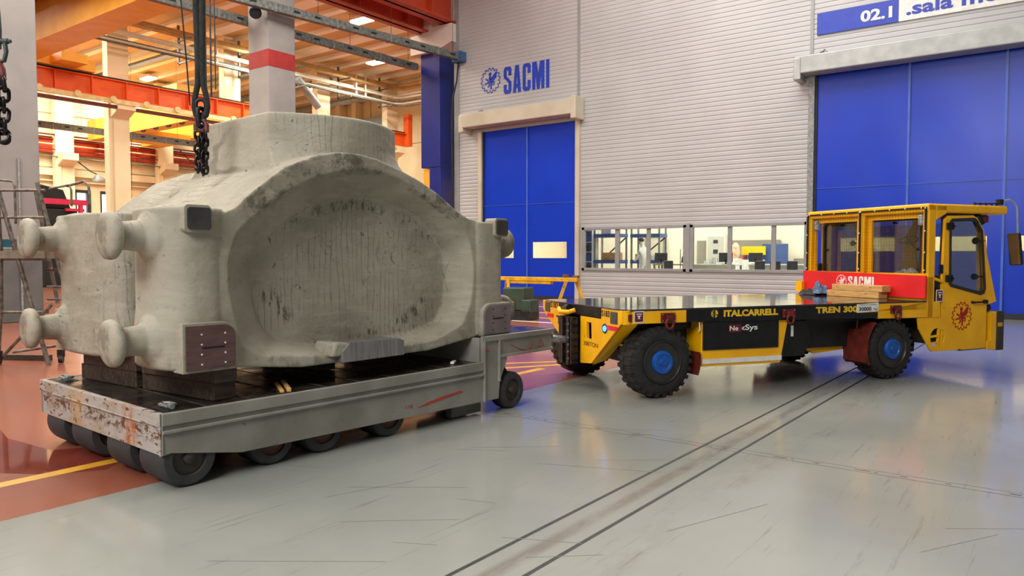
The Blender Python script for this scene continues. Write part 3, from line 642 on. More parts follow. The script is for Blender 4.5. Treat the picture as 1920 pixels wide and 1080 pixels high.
# high lamps with real light
LR = [(-43.5, 41.0, 16.75), (-63, 33.2, 16.75), (-36.6, 33.3, 16.75), (-44.7, 32.5, 16.75), (-55, 44, 16.75), (-30, 44, 16.75)]
labs = ['glowing ceiling lamp right of the red banded column, the lower of two', 'glowing ceiling lamp between the cream columns', 'glowing ceiling lamp near the dark orange crane beam', 'glowing ceiling lamp at the edge of the red banded column', 'ceiling lamp deep in the far bay', 'ceiling lamp hidden high behind the dark orange beams']
for (x, y, z), lb in zip(LR, labs):
    e = empty('ceiling_lamp', (x, y, z), 0, lb, 'lamp', )
    MB().box((-.75, -.35, -.06), (.75, .35, .06)).build('diffuser', LAMP, e)
    MB().box((-.8, -.4, .06), (.8, .4, .24)).build('housing', WHT, e)
    l = bpy.data.lights.new('lamp_light', 'AREA'); l.energy = 1200; l.color = (1, .95, .82); l.size = 1.4; l.spread = R(165)
    o = bpy.data.objects.new('lamp_light', l); C.objects.link(o); o.parent = e; o.location = (0, 0, -.12)

# pipe runs
PIPEC = pm('pipe_tan', (206, 172, 118), (188, 152, 98), 2, .5); PIPEW = pm('pipe_white', (226, 218, 200), (212, 204, 184), 2, .5)
e = empty('pipe_run', (0, 0, 0), 0, 'bundle of tan and pale pipes running along the upper cream columns', 'pipes')
for dx, z, r, m in ((0, 16.35, .2, PIPEC), (.5, 16.0, .12, PIPEC), (0, 15.55, .1, PIPEW), (.4, 15.3, .09, PIPEW), (.1, 15.0, .07, GALVD), (.5, 14.8, .07, PIPEW), (.9, 14.55, .07, GALVD)):
    MB().tube([(-47.2 + dx, 20.5, z), (-47.2 + dx, 46.0, z), (-46.6 + dx, 46.6, z), (-22, 46.6, z)], r, 8).build('pipe', m, e)
for y in (27, 31.5, 36, 40.5, 45):
    b = MB(); b.box((-47.5, y, 14.3), (-47.35, y + .12, 16.9)); b.box((-47.5, y, 14.35), (-45.9, y + .12, 14.45)); b.box((-47.5, y, 15.8), (-45.9, y + .12, 15.88)); b.build('bracket', GALVD, e)
for i, y in enumerate((29.5, 34.5, 42.0, 43.0)):
    MB().tube([(-46.9, y, 14.9), (-46.9, y, 16.7), (-46.9, y + 1.2, 16.8)], .09, 8).build('pipe', PIPEW, e)
PRUN = e
e = empty('duct', (0, 0, 0), 0, 'round grey ducts slung under the far ceiling', 'duct')
for y, r, z in ((36.2, .3, 16.3), (37.4, .22, 16.2), (41.8, .3, 16.4), (47.6, .26, 16.2), (29.6, .25, 16.4)):
    MB().tube([(-65, y, z), (-49.9, y, z)], r, 12).build('pipe', GALV if r > .24 else PIPEW, e, smooth=50)
MB().tube([(-46.6, 35.9, 15.0), (-46.6, 37.9, 13.2)], .32, 12).build('drop_duct', GALV, PRUN, smooth=50)
e = empty('duct', (0, 0, 0), 0, 'upright grey duct on the end wall left of the blue column', 'duct')
b = MB(); b.box((-55.5, 51.2, 9.5), (-54.9, 52.0, 14.4)); b.box((-56.3, 51, 14.2), (-52.6, 52.0, 15.2)); b.build('pipe', GALV, e)

# cable trays and hanging rods
def tray(name, a, b_, h, lab):
    a, b_ = Vector(a), Vector(b_); e = empty(name, (0, 0, 0), 0, lab, 'cable tray')
    d = (b_ - a).normalized(); n = Vector((d.y, -d.x, 0)).normalized(); m = MB()
    for s_ in (-.1, .1):
        p = a + n * s_; q = b_ + n * s_; t = .012
        m.add([p - n * t, q - n * t, q + n * t, p + n * t, p - n * t + Vector((0, 0, h)), q - n * t + Vector((0, 0, h)), q + n * t + Vector((0, 0, h)), p + n * t + Vector((0, 0, h))], [(0, 3, 2, 1), (4, 5, 6, 7), (0, 1, 5, 4), (1, 2, 6, 5), (2, 3, 7, 6), (3, 0, 4, 7)])
    p = a - n * .1; q = b_ - n * .1; m.add([p, q, q + n * .2, p + n * .2], [(0, 1, 2, 3)])
    m.build('channel', GALVD, e)
    L_ = (b_ - a).length; k = 0; m = MB(); m2 = MB(); s = 0.6
    while s < L_:
        p = a + d * s
        if k % 3 == 0: MB().box((p.x - .13, p.y - .03, p.z - .02), (p.x + .13, p.y + .03, p.z + h + .02)).build('joint_clip', GALV, e)
        else: MB().box((p.x - .01 + n.x * .115, p.y - .12, p.z + h * .4), (p.x + .01 + n.x * .115, p.y + .12, p.z + h * .65)).build('slot', DSTEEL, e)
        s += .8; k += 1
    s = 1.5
    while s < L_: p = a + d * s; MB().tube([(p.x, p.y, p.z + h), (p.x, p.y, 11.3 if p.x > -30 else 16.9)], .01, 5).build('hanger_rod', DSTEEL, e); s += 3.2
    return e
e = tray('cable_tray', (-21.42, 12.4, 9.72), (-20.35, 23.7, 9.78), .27, 'galvanised cable tray crossing in front of the red banded column to the ribbed wall')
MB().box((-20.6, 23.65, 9.7), (-20.1, 23.98, 10.1)).build('end_box', pm('box_blue', (54, 88, 134), (46, 78, 120), 3, .5), e)
tray('cable_tray', (-22.9, 9.0, 9.55), (-22.75, 23.8, 9.72), .27, 'galvanised cable tray passing behind the red banded column, the lower of two')
tray('cable_tray', (-50.5, 17.5, 9.55), (-50.5, 46, 9.55), .4, 'long cable tray seen low between the far cream columns')
MB_ = MB(); MB_.tube([(-20.42, 23.85, 9.7), (-20.5, 23.85, 9.0), (-20.72, 23.85, 8.3), (-20.78, 23.85, 7.2), (-20.78, 23.9, 3)], .035, 8)
tag(MB_.build('cable', DSTEEL, smooth=60), 'dark cable curving down from the blue box beside the blue column', 'cable')
# small far items on the left wall
for (y, z, lb) in ((29.3, 7.9, 'bell shaped grey lamp on a curved arm on the left wall'), (39.0, 9.0, 'small pale lamp on the wall left of the sling')):
    e = empty('wall_lamp', (-63.9, y, z), 0, lb, 'lamp'); b = MB(); b.lathe([(0, .5), (.12, .48), (.4, .15), (.5, .08)], (0, 0, 0), (.3, -.3, 1), 16); b.build('shade', GALV, e, smooth=50)
    MB().tube([(0, 0, .45), (-.2, -.5, .7), (-.8, -1.4, 1.6), (-1.6, -1.7, 2.4)], .05, 6).build('arm', DSTEEL, e)
for (y, lb) in ((37.3, 'blue electrical box on the left wall, the larger one'), (40.8, 'blue electrical box on the left wall, nearer to the sling')):
    b = MB(); b.box((-65.98, y, 7.6), (-65.4, y + (.9 if y < 38 else 1.2), 8.1)); tag(b.build('electrical_box', MC['box_blue'], bevel=.02), lb, 'box')
# machines by the far wall
e = empty('machine', (-46.0, 18.1, 0), 0, 'dark green and black machine with a pink red beam behind the trestle', 'machine')
b = MB(); b.box((-1.2, -1.0, 0), (1.2, 1.3, 4.3)); b.prism([(-1, 4.3), (1.3, 4.3), (.9, 5.4), (-.6, 5.7)], (0, -.2, 0), (0, 1, 0), (0, 0, 1), (.9, 0, 0)); b.build('body', pm('machine_black', (34, 38, 34), (24, 28, 26), 2, .5), e, bevel=.06)
b = MB(); b.box((1.21, -1.6, 4.55), (1.4, 1.75, 4.85)); b.box((1.21, 1.3, 4.0), (1.4, 1.5, 4.56)); b.box((1.21, .6, 4.2), (1.35, 1.6, 4.35)); b.build('beam', pm('pink_red', (214, 50, 84), (196, 40, 70), 3, .5), e)

# ------------------------------------------------------------------ casting on its trailer
U0 = (-5.14, 2.75, 0); UR = R(90 - 3.5)
STONE = bpy.data.materials.new('cast_stone_grey'); STONE.use_nodes = True
def stone():
    nt = STONE.node_tree; N = nt.nodes; L = nt.links; b = N['Principled BSDF']; b.inputs['Roughness'].default_value = .72; b.inputs['Specular IOR Level'].default_value = 0.35
    tc = N.new('ShaderNodeTexCoord')
    def mp(sc=(1, 1, 1), rot=(0, 0, 0)):
        m = N.new('ShaderNodeMapping'); m.inputs['Scale'].default_value = sc; m.inputs['Rotation'].default_value = rot; L.new(tc.outputs['Object'], m.inputs[0]); return m
    def nz(m, s, d=8, ro=.6, dist=0):
        n = N.new('ShaderNodeTexNoise'); n.inputs['Scale'].default_value = s; n.inputs['Detail'].default_value = d; n.inputs['Roughness'].default_value = ro; n.inputs['Distortion'].default_value = dist; L.new(m.outputs[0], n.inputs['Vector']); return n.outputs[0]
    def mr(src, a, c, lo=0, hi=1):
        r = N.new('ShaderNodeMapRange'); r.inputs[1].default_value = a; r.inputs[2].default_value = c; r.inputs[3].default_value = lo; r.inputs[4].default_value = hi; L.new(src, r.inputs[0]); return r.outputs[0]
    def mul(a, c):
        m = N.new('ShaderNodeMath'); m.operation = 'MULTIPLY'; L.new(a, m.inputs[0])
        if isinstance(c, float): m.inputs[1].default_value = c
        else: L.new(c, m.inputs[1])
        return m.outputs[0]
    def mixc(f, a, c):
        x = N.new('ShaderNodeMix'); x.data_type = 'RGBA'; L.new(f, x.inputs[0])
        if isinstance(a, tuple): x.inputs[6].default_value = lin(a)
        else: L.new(a, x.inputs[6])
        x.inputs[7].default_value = lin(c); return x.outputs[2]
    col = mixc(mr(nz(mp(), 1.1), .38, .66), (167, 162, 147), (137, 132, 116))
    col = mixc(mul(mr(nz(mp((1, 1, 5)), 3), .5, .7), .5), col, (178, 173, 158))
    col = mixc(mul(mr(nz(mp(), 14, 10, .7), .6, .68), .45), col, (104, 100, 86))
    sep = N.new('ShaderNodeSeparateXYZ'); L.new(tc.outputs['Object'], sep.inputs[0])
    v = sep.outputs[1]
    incav = mul(mr(v, .26, .40), mr(v, 2.3, 2.1))
    # pencil like scratches inside the cavity floor
    wv = N.new('ShaderNodeTexWave'); wv.inputs['Scale'].default_value = 5; wv.inputs['Distortion'].default_value = 9; wv.inputs['Detail'].default_value = 4; wv.inputs['Detail Scale'].default_value = .8
    L.new(mp((1, .1, .22)).outputs[0], wv.inputs['Vector'])
    sc = mul(mr(wv.outputs[0], .93, .99), mr(nz(mp(), 1.8), .46, .58))
    sc = mul(sc, mr(v, .32, .38)); col = mixc(mul(sc, .5), col, (84, 80, 66))
    fine = mul(mr(nz(mp((1, 1, .12)), 26, 6, .7), .60, .66), mr(nz(mp(), 1.6), .5, .6)); col = mixc(mul(mul(fine, mr(v, .3, .4)), .7), col, (88, 84, 70))
    sw = mul(mul(mr(nz(mp(), 3.2, 2, .5, 2.2), .495, .5), mr(nz(mp(), 3.2, 2, .5, 2.2), .506, .501)), mr(nz(mp(), 1.4), .47, .52)); col = mixc(mul(mul(sw, mr(v, .3, .4)), 1.0), col, (82, 78, 64))
    # blackened sand burnt on to the arch rim
    cx = N.new('ShaderNodeMath'); cx.operation = 'SUBTRACT'; L.new(sep.outputs[0], cx.inputs[0]); cx.inputs[1].default_value = 1.95
    cz = N.new('ShaderNodeMath'); cz.operation = 'SUBTRACT'; L.new(sep.outputs[2], cz.inputs[0]); cz.inputs[1].default_value = .9
    r2 = N.new('ShaderNodeVectorMath'); r2.operation = 'LENGTH'; cmb = N.new('ShaderNodeCombineXYZ'); L.new(cx.outputs[0], cmb.inputs[0]); L.new(cz.outputs[0], cmb.inputs[2]); L.new(cmb.outputs[0], r2.inputs[0])
    rim = mul(mul(mr(r2.outputs['Value'], 1.5, 1.58), mr(r2.outputs['Value'], 1.84, 1.74)), mul(mr(v, .19, .17), mr(sep.outputs[2], 1.95, 2.1)))
    col = mixc(mul(mul(rim, mr(nz(mp(), 3.4, 9, .75), .46, .56)), .75), col, (72, 66, 54))
    # grimy lower lip
    lip = mul(mr(sep.outputs[2], .98, .86), mr(v, .26, .18)); col = mixc(mul(mul(lip, mr(nz(mp((1, 1, .6)), 7, 9, .7), .48, .6)), .5), col, (84, 78, 62))
    vs_ = N.new('ShaderNodeVectorMath'); vs_.operation = 'MULTIPLY_ADD'; L.new(tc.outputs['Object'], vs_.inputs[0]); vs_.inputs[1].default_value = (1 / 1.14, 0, 1 / .68); vs_.inputs[2].default_value = (-2.1 / 1.14, 0, -1.57 / .68)
    ln = N.new('ShaderNodeVectorMath'); ln.operation = 'LENGTH'; L.new(vs_.outputs[0], ln.inputs[0])
    ring = mul(mul(mr(ln.outputs['Value'], .80, .86), mr(ln.outputs['Value'], 1.0, .94)), mr(v, .33, .39))
    ring = mul(ring, mr(nz(mp((1, 1, .35)), 22, 6, .7), .50, .58)); ring = mul(ring, mr(nz(mp(), 1.7), .47, .55)); col = mixc(mul(ring, .8), col, (60, 56, 44))
    L.new(col, b.inputs['Base Color'])
    bp = N.new('ShaderNodeBump'); bp.inputs['Strength'].default_value = .5; bp.inputs['Distance'].default_value = .02; L.new(nz(mp(), 11, 9, .7), bp.inputs['Height'])
    bp2 = N.new('ShaderNodeBump'); bp2.inputs['Strength'].default_value = .35; bp2.inputs['Distance'].default_value = .03; L.new(nz(mp(), 2.2, 3), bp2.inputs['Height']); L.new(bp.outputs[0], bp2.inputs['Normal'])
    L.new(bp2.outputs[0], b.inputs['Normal'])
stone()
cast = empty('steel_casting', U0, UR, 'huge grey steel casting with an arched hollow and mushroom shaped lugs, lying on the trailer', 'casting')
OUT = [(.45, .85), (.5, .845), (.62, .83), (1.25, .755), (2.75, .755), (3.38, .83), (3.5, .845), (3.55, .85), (3.55, 2.07), (3.5, 2.08), (3.30, 2.11), (3.12, 2.19), (2.88, 2.33), (2.65, 2.43), (2.38, 2.52), (2.1, 2.595), (1.9, 2.62), (1.65, 2.615), (1.43, 2.565), (1.11, 2.44), (.82, 2.225), (.67, 2.09), (.55, 2.035), (.45, 2.03)]
CAVO = [(.60, 1.68), (.60, 1.45), (.65, 1.21), (.72, .98), (.90, .89), (1.5, .835), (2.0, .83), (2.5, .835), (2.85, .86), (3.22, .98), (3.345, 1.19), (3.39, 1.45), (3.39, 1.62), (3.33, 1.87), (3.09, 2.09), (2.76, 2.27), (2.39, 2.43), (2.13, 2.485), (1.89, 2.485), (1.65, 2.445), (1.39, 2.365), (1.06, 2.20), (.84, 2.03), (.67, 1.88)]
CAVI = [(.93, 1.64), (.95, 1.34), (1.02, 1.13), (1.14, .98), (1.4, .91), (1.8, .885), (2.24, .875), (2.7, .905), (3.1, 1.0), (3.23, 1.24), (3.26, 1.52), (3.2, 1.77), (2.86, 2.1), (2.58, 2.21), (2.27, 2.26), (1.99, 2.26), (1.6, 2.17), (1.3, 2.01), (1.09, 1.85)]
def star(poly, n, c=(2.0, 1.45), smooth=0):
    res = []
    for i in range(n):
        a = 2 * PI * i / n; d = (math.cos(a), math.sin(a)); best = 0
        for k in range(len(poly)):
            p, q = poly[k], poly[(k + 1) % len(poly)]; ex, ey = q[0] - p[0], q[1] - p[1]
            den = d[0] * ey - d[1] * ex
            if abs(den) < 1e-9: continue
            t = ((p[0] - c[0]) * ey - (p[1] - c[1]) * ex) / den; s_ = ((p[0] - c[0]) * d[1] - (p[1] - c[1]) * d[0]) / den
            if t > 0 and -1e-6 <= s_ <= 1 + 1e-6: best = max(best, t)
        res.append(best)
    for _ in range(smooth): res = [(res[i - 1] + 2 * res[i] + res[(i + 1) % n]) / 4 for i in range(n)]
    return [(c[0] + r * math.cos(2 * PI * i / n), c[1] + r * math.sin(2 * PI * i / n)) for i, r in enumerate(res)]
N_ = 256
so, sc_, si = star(OUT, N_), star(CAVO, N_, smooth=2), star(CAVI, N_, smooth=2)
def lerp(A, B, t): return [(a[0] + (b[0] - a[0]) * t, a[1] + (b[1] - a[1]) * t) for a, b in zip(A, B)]
def at(ring, v, fn=None): return [(u, v(u, z) if callable(v) else v, z) for u, z in ring]
cc = [(2.05, 1.5)] * N_
WD = 2.6
near = [at(lerp(si, cc, .985), .435), at(lerp(si, cc, .8), .435), at(lerp(si, cc, .5), .43), at(lerp(si, cc, .28), .425), at(lerp(si, cc, .16), .42), at(lerp(si, cc, .06), .415), at(lerp(si, cc, .02), .41), at(si, .395), at(lerp(sc_, si, .96), .37), at(lerp(sc_, si, .5), .25), at(lerp(sc_, si, .02), .136), at(sc_, .125), at(so, .125)]
top = []
def body_ring(v):
    q = []
    edge = min(1, min(v - .08, WD - .08 - v) / .55)
    for u, z in so:
        zz = z; du = abs(u - 2.0)
        if z > 1.9 and .6 < du < 1.85:
            s_ = math.sin(PI * (du - .6) / 1.25); zz -= .10 * s_ * math.sin(min(1, max(0, edge)) * PI / 2)
        if z < 1.0 and .5 < du < 2.0: pass
        q.append((u + (0.28 * max(0, edge) * (1 if u < 2 else -1) if (du > 1.8 and z < 2.2) else 0), v, zz))
    return q
mid = [body_ring(.14 + (WD - .28) * k / 22) for k in range(23)]
far = [[(u, WD - v, z) for u, v, z in r] for r in reversed(near)]
cbm = MB(); cbm.loft(near + mid + far)
def sel(c, rx, ry, n, z, k=1.0, N=56):
    out = []
    for i in range(N):
        a = 2 * PI * i / N; ca, sa = math.cos(a), math.sin(a)
        out.append((c[0] + rx * k * math.copysign(abs(ca) ** (2 / n), ca), c[1] + ry * k * math.copysign(abs(sa) ** (2 / n), sa), z))
    return out
COLS = [(.385, .49), (.385, 1.87), (3.64, .49), (3.64, 1.87)]
for i, c in enumerate(COLS):
    h1 = 2.065; ky = 1.0 if c[1] < 1 else 1.60; ex = 2.7 if c[0] < 2 else 4.5
    cbm.loft([sel(c, 0.255, .39 * ky, ex, .84), sel(c, 0.273, .405 * ky, ex, .86), sel(c, 0.273, .405 * ky, ex, 1.15), sel(c, 0.259, .395 * ky, ex, 1.3), sel(c, 0.259, .395 * ky, ex, 1.7), sel(c, 0.266, .4 * ky, ex, 1.9), sel(c, 0.269, .405 * ky, ex, h1 - .012), sel(c, 0.262, .395 * ky, ex, h1)])
# round bosses that carry the lugs
LUGS = []
for (v0, sgn) in ((.44, -1), (WD - .46, -1), (.44, 1), (WD - .46, 1)):
    for z0 in (1.85, 1.065):
        ub = .40 if sgn < 0 else 3.60
        o = Vector((ub, v0, z0)); ax = Vector((sgn, 0, 0))
        cbm.lathe([(0, .25), (.06, .25), (.16, .242), (.23, .222), (.28, .19), (.31, .155), (.33, .12), (.50, .10)], o, ax, 32)
        LUGS.append((Vector((ub + (-.38 if sgn < 0 else .46), v0, z0)), ax))
# raised block on the crown with a flared foot
def block_ring(off, z, bul=.33):
    u0, u1, v0, v1 = 1.30 - off * .25, 2.78 + off * .4, .66 - off, 1.82 + off; pts = []
    n = 14
    for i in range(n + 1): t = i / n; pts.append((u0 + (u1 - u0) * t, v0 - bul * (1 - (2 * t - 1) ** 2), z))
    for i in range(1, n): t = i / n; pts.append((u1 + .03 * math.sin(PI * t), v0 + (v1 - v0) * t, z))
    for i in range(n + 1): t = i / n; pts.append((u1 - (u1 - u0) * t, v1 + bul * (1 - (2 * t - 1) ** 2), z))
    for i in range(1, n): t = i / n; pts.append((u0, v1 - (v1 - v0) * t, z))
    return pts
cbm.loft([block_ring(.16, 2.33, .14), block_ring(.24, 2.38, .16), block_ring(.17, 2.47, .20), block_ring(.10, 2.55, .24), block_ring(.04, 2.63, .29), block_ring(0, 2.72), block_ring(0, 2.97), block_ring(-.012, 2.985)])
body = cbm.build('casting_body', STONE, cast)
rm = body.modifiers.new('remesh', 'REMESH'); rm.mode = 'VOXEL'; rm.voxel_size = .012; rm.use_smooth_shade = True
sm = body.modifiers.new('smooth', 'SMOOTH'); sm.factor = .5; sm.iterations = 2
lug0 = None
for p, ax in LUGS:
    b = MB(); b.lathe([(-.05, .115), (.02, .095), (.06, .09), (.10, .095), (.115, .12), (.125, .155), (.14, .172), (.165, .178), (.19, .172), (.205, .15), (.212, .10), (.214, .02)], (0, 0, 0), (1, 0, 0), 40)
    if lug0 is None: lug0 = b.build('mushroom_lug', STONE, cast, smooth=50); lg = lug0
    else: lg = lug0.copy(); C.objects.link(lg); lg.parent = cast
    lg.location = p; lg.rotation_euler = (0, random.uniform(-.03, .03), 0 if ax.x > 0 else PI)
b = MB(); b.lathe([(0, .05), (.07, .045)], (2.05, .75, 2.97), (0, 0, 1), 16); b.build('spigot', STONE, cast)
# machined pads
def rounded(x0, z0, x1, z1, r, only=None, n=6):
    P = []
    for k, (cx, cz, a0) in enumerate(((x1 - r, z0 + r, -90), (x1 - r, z1 - r, 0), (x0 + r, z1 - r, 90), (x0 + r, z0 + r, 180))):
        if only is not None and k not in only: P.append(((x1, x1, x0, x0)[k], (z0, z1, z1, z0)[k])); continue
        for j in range(n + 1): a = R(a0 + 90 * j / n); P.append((cx + r * math.cos(a), cz + r * math.sin(a)))
    return P
for vv, dd in ((.0, 1), (WD, -1)):
    for (x0, z0, x1, z1, r, only, m) in ((.24, 1.895, .42, 2.06, .025, None, PADD), (3.68, 1.93, 3.86, 2.09, .025, None, PADD), (.21, .85, .60, 1.18, .09, (1,), PADM), (3.48, .86, 3.90, 1.17, .11, (2,), PADR)):
        b = MB(); b.pu(rounded(x0 - .02, z0 - .02, x1 + .01, z1 + .02, r + .01, only), vv + dd * .05, vv + dd * .2); b.build('pad_boss', STONE, cast, bevel=.01)
        b = MB(); b.mat(m).pu(rounded(x0, z0, x1, z1, r, only), vv + dd * .035, vv + dd * .1)
        if m is PADM or m is PADR:
            b.mat(WHT if x0 < 1 else DSTEEL)
            for bx in (.3, .78):
                for k in range(4): b.lathe([(0, .007), (.004, .007)], (x0 + (x1 - x0) * bx, vv + dd * .034, z0 + .04 + k * .075), (0, -dd, 0), 8)
            b.mat(DSTEEL).box((x0 + .12, vv + dd * .033, z0 + .155), (x0 + .3, vv + dd * .04, z0 + .17))
        o = b.build('machined_pad', None, cast)
b = MB(); b.pu([(1.60, .765), (1.60, .86), (1.68, .935), (2.26, .925), (2.32, .90), (2.32, .765)], .02, .3)
b.build('centre_pad', PADG, cast, bevel=.006)
b = MB(); b.prism([(1.50, .82), (1.61, .82), (1.69, .93), (1.54, .945)], (0, .035, 0), (1, 0, 0), (0, 0, 1), (0, .3, 0)); b.build('pad_boss', STONE, cast, bevel=.02)

# trailer -----------------------------------------------------------
tr = empty('flatbed_trailer', U0, UR, 'low grey steel trailer with solid rubber wheels under the casting', 'trailer')
TW = 2.36
side = [(0, .27), (.07, .28), (.62, .175), (3.66, .15), (3.68, .34), (3.80, .56), (3.80, .60), (4.61, .615), (4.61, .845), (3.40, .845), (3.40, .575), (0, .575)]
for y0, y1 in ((0, .03), (TW - .03, TW)):
    b = MB(); b.pu(side, y0, y1)
    s_ = -1 if y0 == 0 else 1; yy = y0 if y0 == 0 else y1
    ya, yb = (yy - .018, yy) if s_ < 0 else (yy, yy + .018)
    b.box((0, ya, .487), (3.40, yb, .575)); b.box((.0, ya - .01 if s_ < 0 else ya, .43), (3.40, yb, .452)); b.box((3.40, ya - .01, .15), (3.425, yb, .845)); b.box((3.64, ya - .01, .34), (3.665, yb, .80))
    b.box((3.40, ya - .008, .79), (4.61, yb, .845)); b.box((3.66, ya - .008, .60), (4.61, yb, .63)); b.box((0, ya + .01 if s_ < 0 else ya, .275), (.012, yb, .575))
    b.build('side_beam', TPAINT, tr, bevel=.004)
b = MB(); b.box((0, 0.03, .27), (.03, TW - .03, .575)); b.box((-.015, 0, .48), (0, TW, .575)); b.box((-.012, 0, .27), (0, .02, .575)); b.box((-.02, .3, .475), (0, TW - .3, .487)); b.build('rear_beam', TRUST, tr, bevel=.004)
b = MB(); b.box((.03, .03, .5), (3.4, TW - .03, .572)); 
b.mat(DSEAM)
for k in range(1, 12): b.box((.28 * k, .05, .572), (.28 * k + .012, TW - .05, .5745))
b.mat(DSEAM).box((.06, .06, .572), (.2, .36, .575)); b.box((.06, TW - .36, .572), (.2, TW - .06, .575)); b.cur = 0
d = MB(); d.mat(TDECK); d.box((.03, .03, .5), (3.4, TW - .03, .572)); d.mat(pm('deck_seam', (92, 84, 74), (60, 54, 48), 6, .4))
for k in range(1, 9): d.box((.36 * k, .05, .572), (.36 * k + .012, TW - .05, .5745))
d.mat(DSEAM).box((.07, .06, .572), (.2, .34, .5755)); d.box((.07, TW - .34, .572), (.2, TW - .06, .5755)); d.build('deck', None, tr)
MRK = pm('marker_red', (186, 60, 44), (160, 50, 38), 20, .7)
text('118', 'chalk_number', MRK, tr, (2.31, -.0, .245), (1, 0, 0), (0, 0, 1), .085, .035, .004, .0)
b = MB(); b.pu([(2.47, .235), (2.60, .268), (2.80, .295), (3.06, .318), (3.10, .30), (2.8, .27), (2.6, .245)], -.004, .0); b.build('red_smear', MRK, tr)
b = MB(); b.tube([(4.33, -.004, .655), (4.46, -.004, .66), (4.385, -.004, .74), (4.33, -.004, .655)], .004, 4); b.tube([(3.86, -.004, .72), (4.0, -.004, .66), (4.15, -.004, .63), (4.25, -.004, .70)], .004, 4); b.build('red_scribble', MRK, tr)
b = MB(); b.pu([(3.43, .68), (3.5, .69), (3.46, .70)], -.012, -.0); b.build('red_mark', MRK, tr)
for yy in (.2, TW - .2):
    b = MB(); b.tube([(.1, yy - .1, .60), (.1, yy + .04, .60), (.14, yy + .08, .60), (.18, yy + .04, .60), (.18, yy - .04, .60), (.12, yy - .08, .60)], .012, 8); b.lathe([(0, .02), (.05, .02)], (.12, yy - .12, .60), (0, 1, 0), 12); b.build('lashing_ring', GALV, tr)
b = MB(); b.prism([(3.42, 0.02), (3.42, TW - .02), (3.9, TW - .3), (4.61, 1.25), (4.61, 0.02)], (0, 0, .60), (1, 0, 0), (0, 1, 0), (0, 0, .225)); b.build('gooseneck', TPAINT, tr)
b = MB(); b.prism([(3.42, 0.03), (3.42, TW - .03), (3.9, TW - .31), (4.6, 1.24), (4.6, 0.03)], (0, 0, .825), (1, 0, 0), (0, 1, 0), (0, 0, .022)); b.build('gooseneck_deck', TDECK, tr)
MB().box((3.38, .03, .5), (3.41, TW - .03, .83)).build('step_plate', TPAINT, tr)
b = MB(); b.box((.2, .5, .3), (3.35, TW - .5, .5)); b.box((3.0, .35, .06), (3.35, .6, .4)); b.build('chassis', DSTEEL, tr)
b = MB(); b.box((3.05, .12, .02), (3.5, .2, .2)); b.build('mud_flap', pm('flap_grey', (112, 110, 102), (90, 88, 80), 5, .6), tr)
b = MB(); b.tube([(3.80, .2, .55), (3.96, .2, .2)], .05, 8); b.pu([(3.66, .2), (3.84, .56), (4.02, .33), (3.98, .2)], .14, .42); b.build('wheel_fork', BLK, tr)
HUBR = pm('hub_rusty', (122, 84, 56), (84, 54, 38), 8, .6); HUBD = pm('hub_dark', (62, 58, 50), (40, 38, 34), 8, .6); TREAD = pm('tread_worn', (58, 60, 62), (44, 44, 46), 6, .7, stretch=(1, .3, 1))
def t_wheel(u, v0, v1, r, hub):
    b = MB(); w_ = v1 - v0
    b.lathe([(0, r * .62), (0.0, r * .9), (.012, r * .965), (.03, r), (w_ - .03, r), (w_ - .012, r * .965), (w_, r * .9), (w_, r * .62), (w_ - .03, r * .6), (.03, r * .6)], (0, 0, 0), (0, 1, 0), 48, closed=True)
    wh = b.build('wheel', TREAD, tr, smooth=40); wh.location = (u, v0, r)
    b = MB(); b.lathe([(.025, r * .61), (.02, r * .5), (.045, r * .45), (.04, r * .24), (.0, r * .2), (-.01, r * .12), (-.01, .004)], (0, 0, 0), (0, 1, 0), 32); b.build('hub', hub, wh, smooth=40)
    return wh
for v0, v1 in ((.02, .40), (.58, .98), (1.30, 1.70), (1.90, 2.28)): t_wheel(.215, v0, v1, .212, HUBD)
for u in (.93, 1.43, 2.17):
    t_wheel(u, .06, .36, .20, HUBR); t_wheel(u, TW - .38, TW - .08, .20, HUBR)
t_wheel(3.92, .02, .2, .205, HUBD); t_wheel(3.92, .9, 1.08, .205, HUBD)
b = MB(); b.tube([(4.6, .75, .72), (5.3, .62, .66)], .06, 10); b.lathe([(-.03, .1), (.03, .1)], (5.3, .62, .66), (0, 0, 1), 16); b.build('drawbar', STEEL, tr)

# timbers under the casting, wedges
def timber(p, q, w_, z0, z1, lab, m=DWOOD, name='timber_block', grp=None):
    p, q = Vector((*p, 0)), Vector((*q, 0)); L_ = (q - p).length
    b = MB(); b.box((-L_ / 2, -w_ / 2, 0), (L_ / 2, w_ / 2, z1 - z0)); o = b.build(name, m, bevel=.006)
    Mw = Matrix.Translation(U0) @ Matrix.Rotation(UR, 4, 'Z'); c = Mw @ ((p + q) / 2); d = Mw.to_3x3() @ (q - p)
    o.location = (c.x, c.y, z0); o.rotation_euler = (0, 0, math.atan2(d.y, d.x)); return tag(o, lab, 'timber', grp)
timber((.58, .17), (.47, 1.15), .20, .576, .714, 'dark oily timber lying on the trailer deck under the near left corner of the casting')
timber((.57, .13), (.45, 1.12), .20, .715, .853, 'dark oily timber on top of the near lower one, touching the casting')
timber((.45, 1.22), (.36, 2.15), .20, .576, .714, 'dark timber lying on the deck under the far left column of the casting')
timber((.44, 1.2), (.36, 2.1), .20, .715, .853, 'dark timber stacked on the far lower one under the far column')
timber((1.02, .06), (1.22, .46), .035, .576, .60, 'thin orange wooden wedge on the deck edge, left of a pair', WOOD, 'wooden_wedge')
timber((1.08, .05), (1.28, .45), .035, .576, .61, 'thin orange wooden wedge on the deck edge, right of a pair', WOOD, 'wooden_wedge')
timber((2.0, .8), (2.0, 1.8), .2, .576, .75, 'dark timber under the middle of the casting')
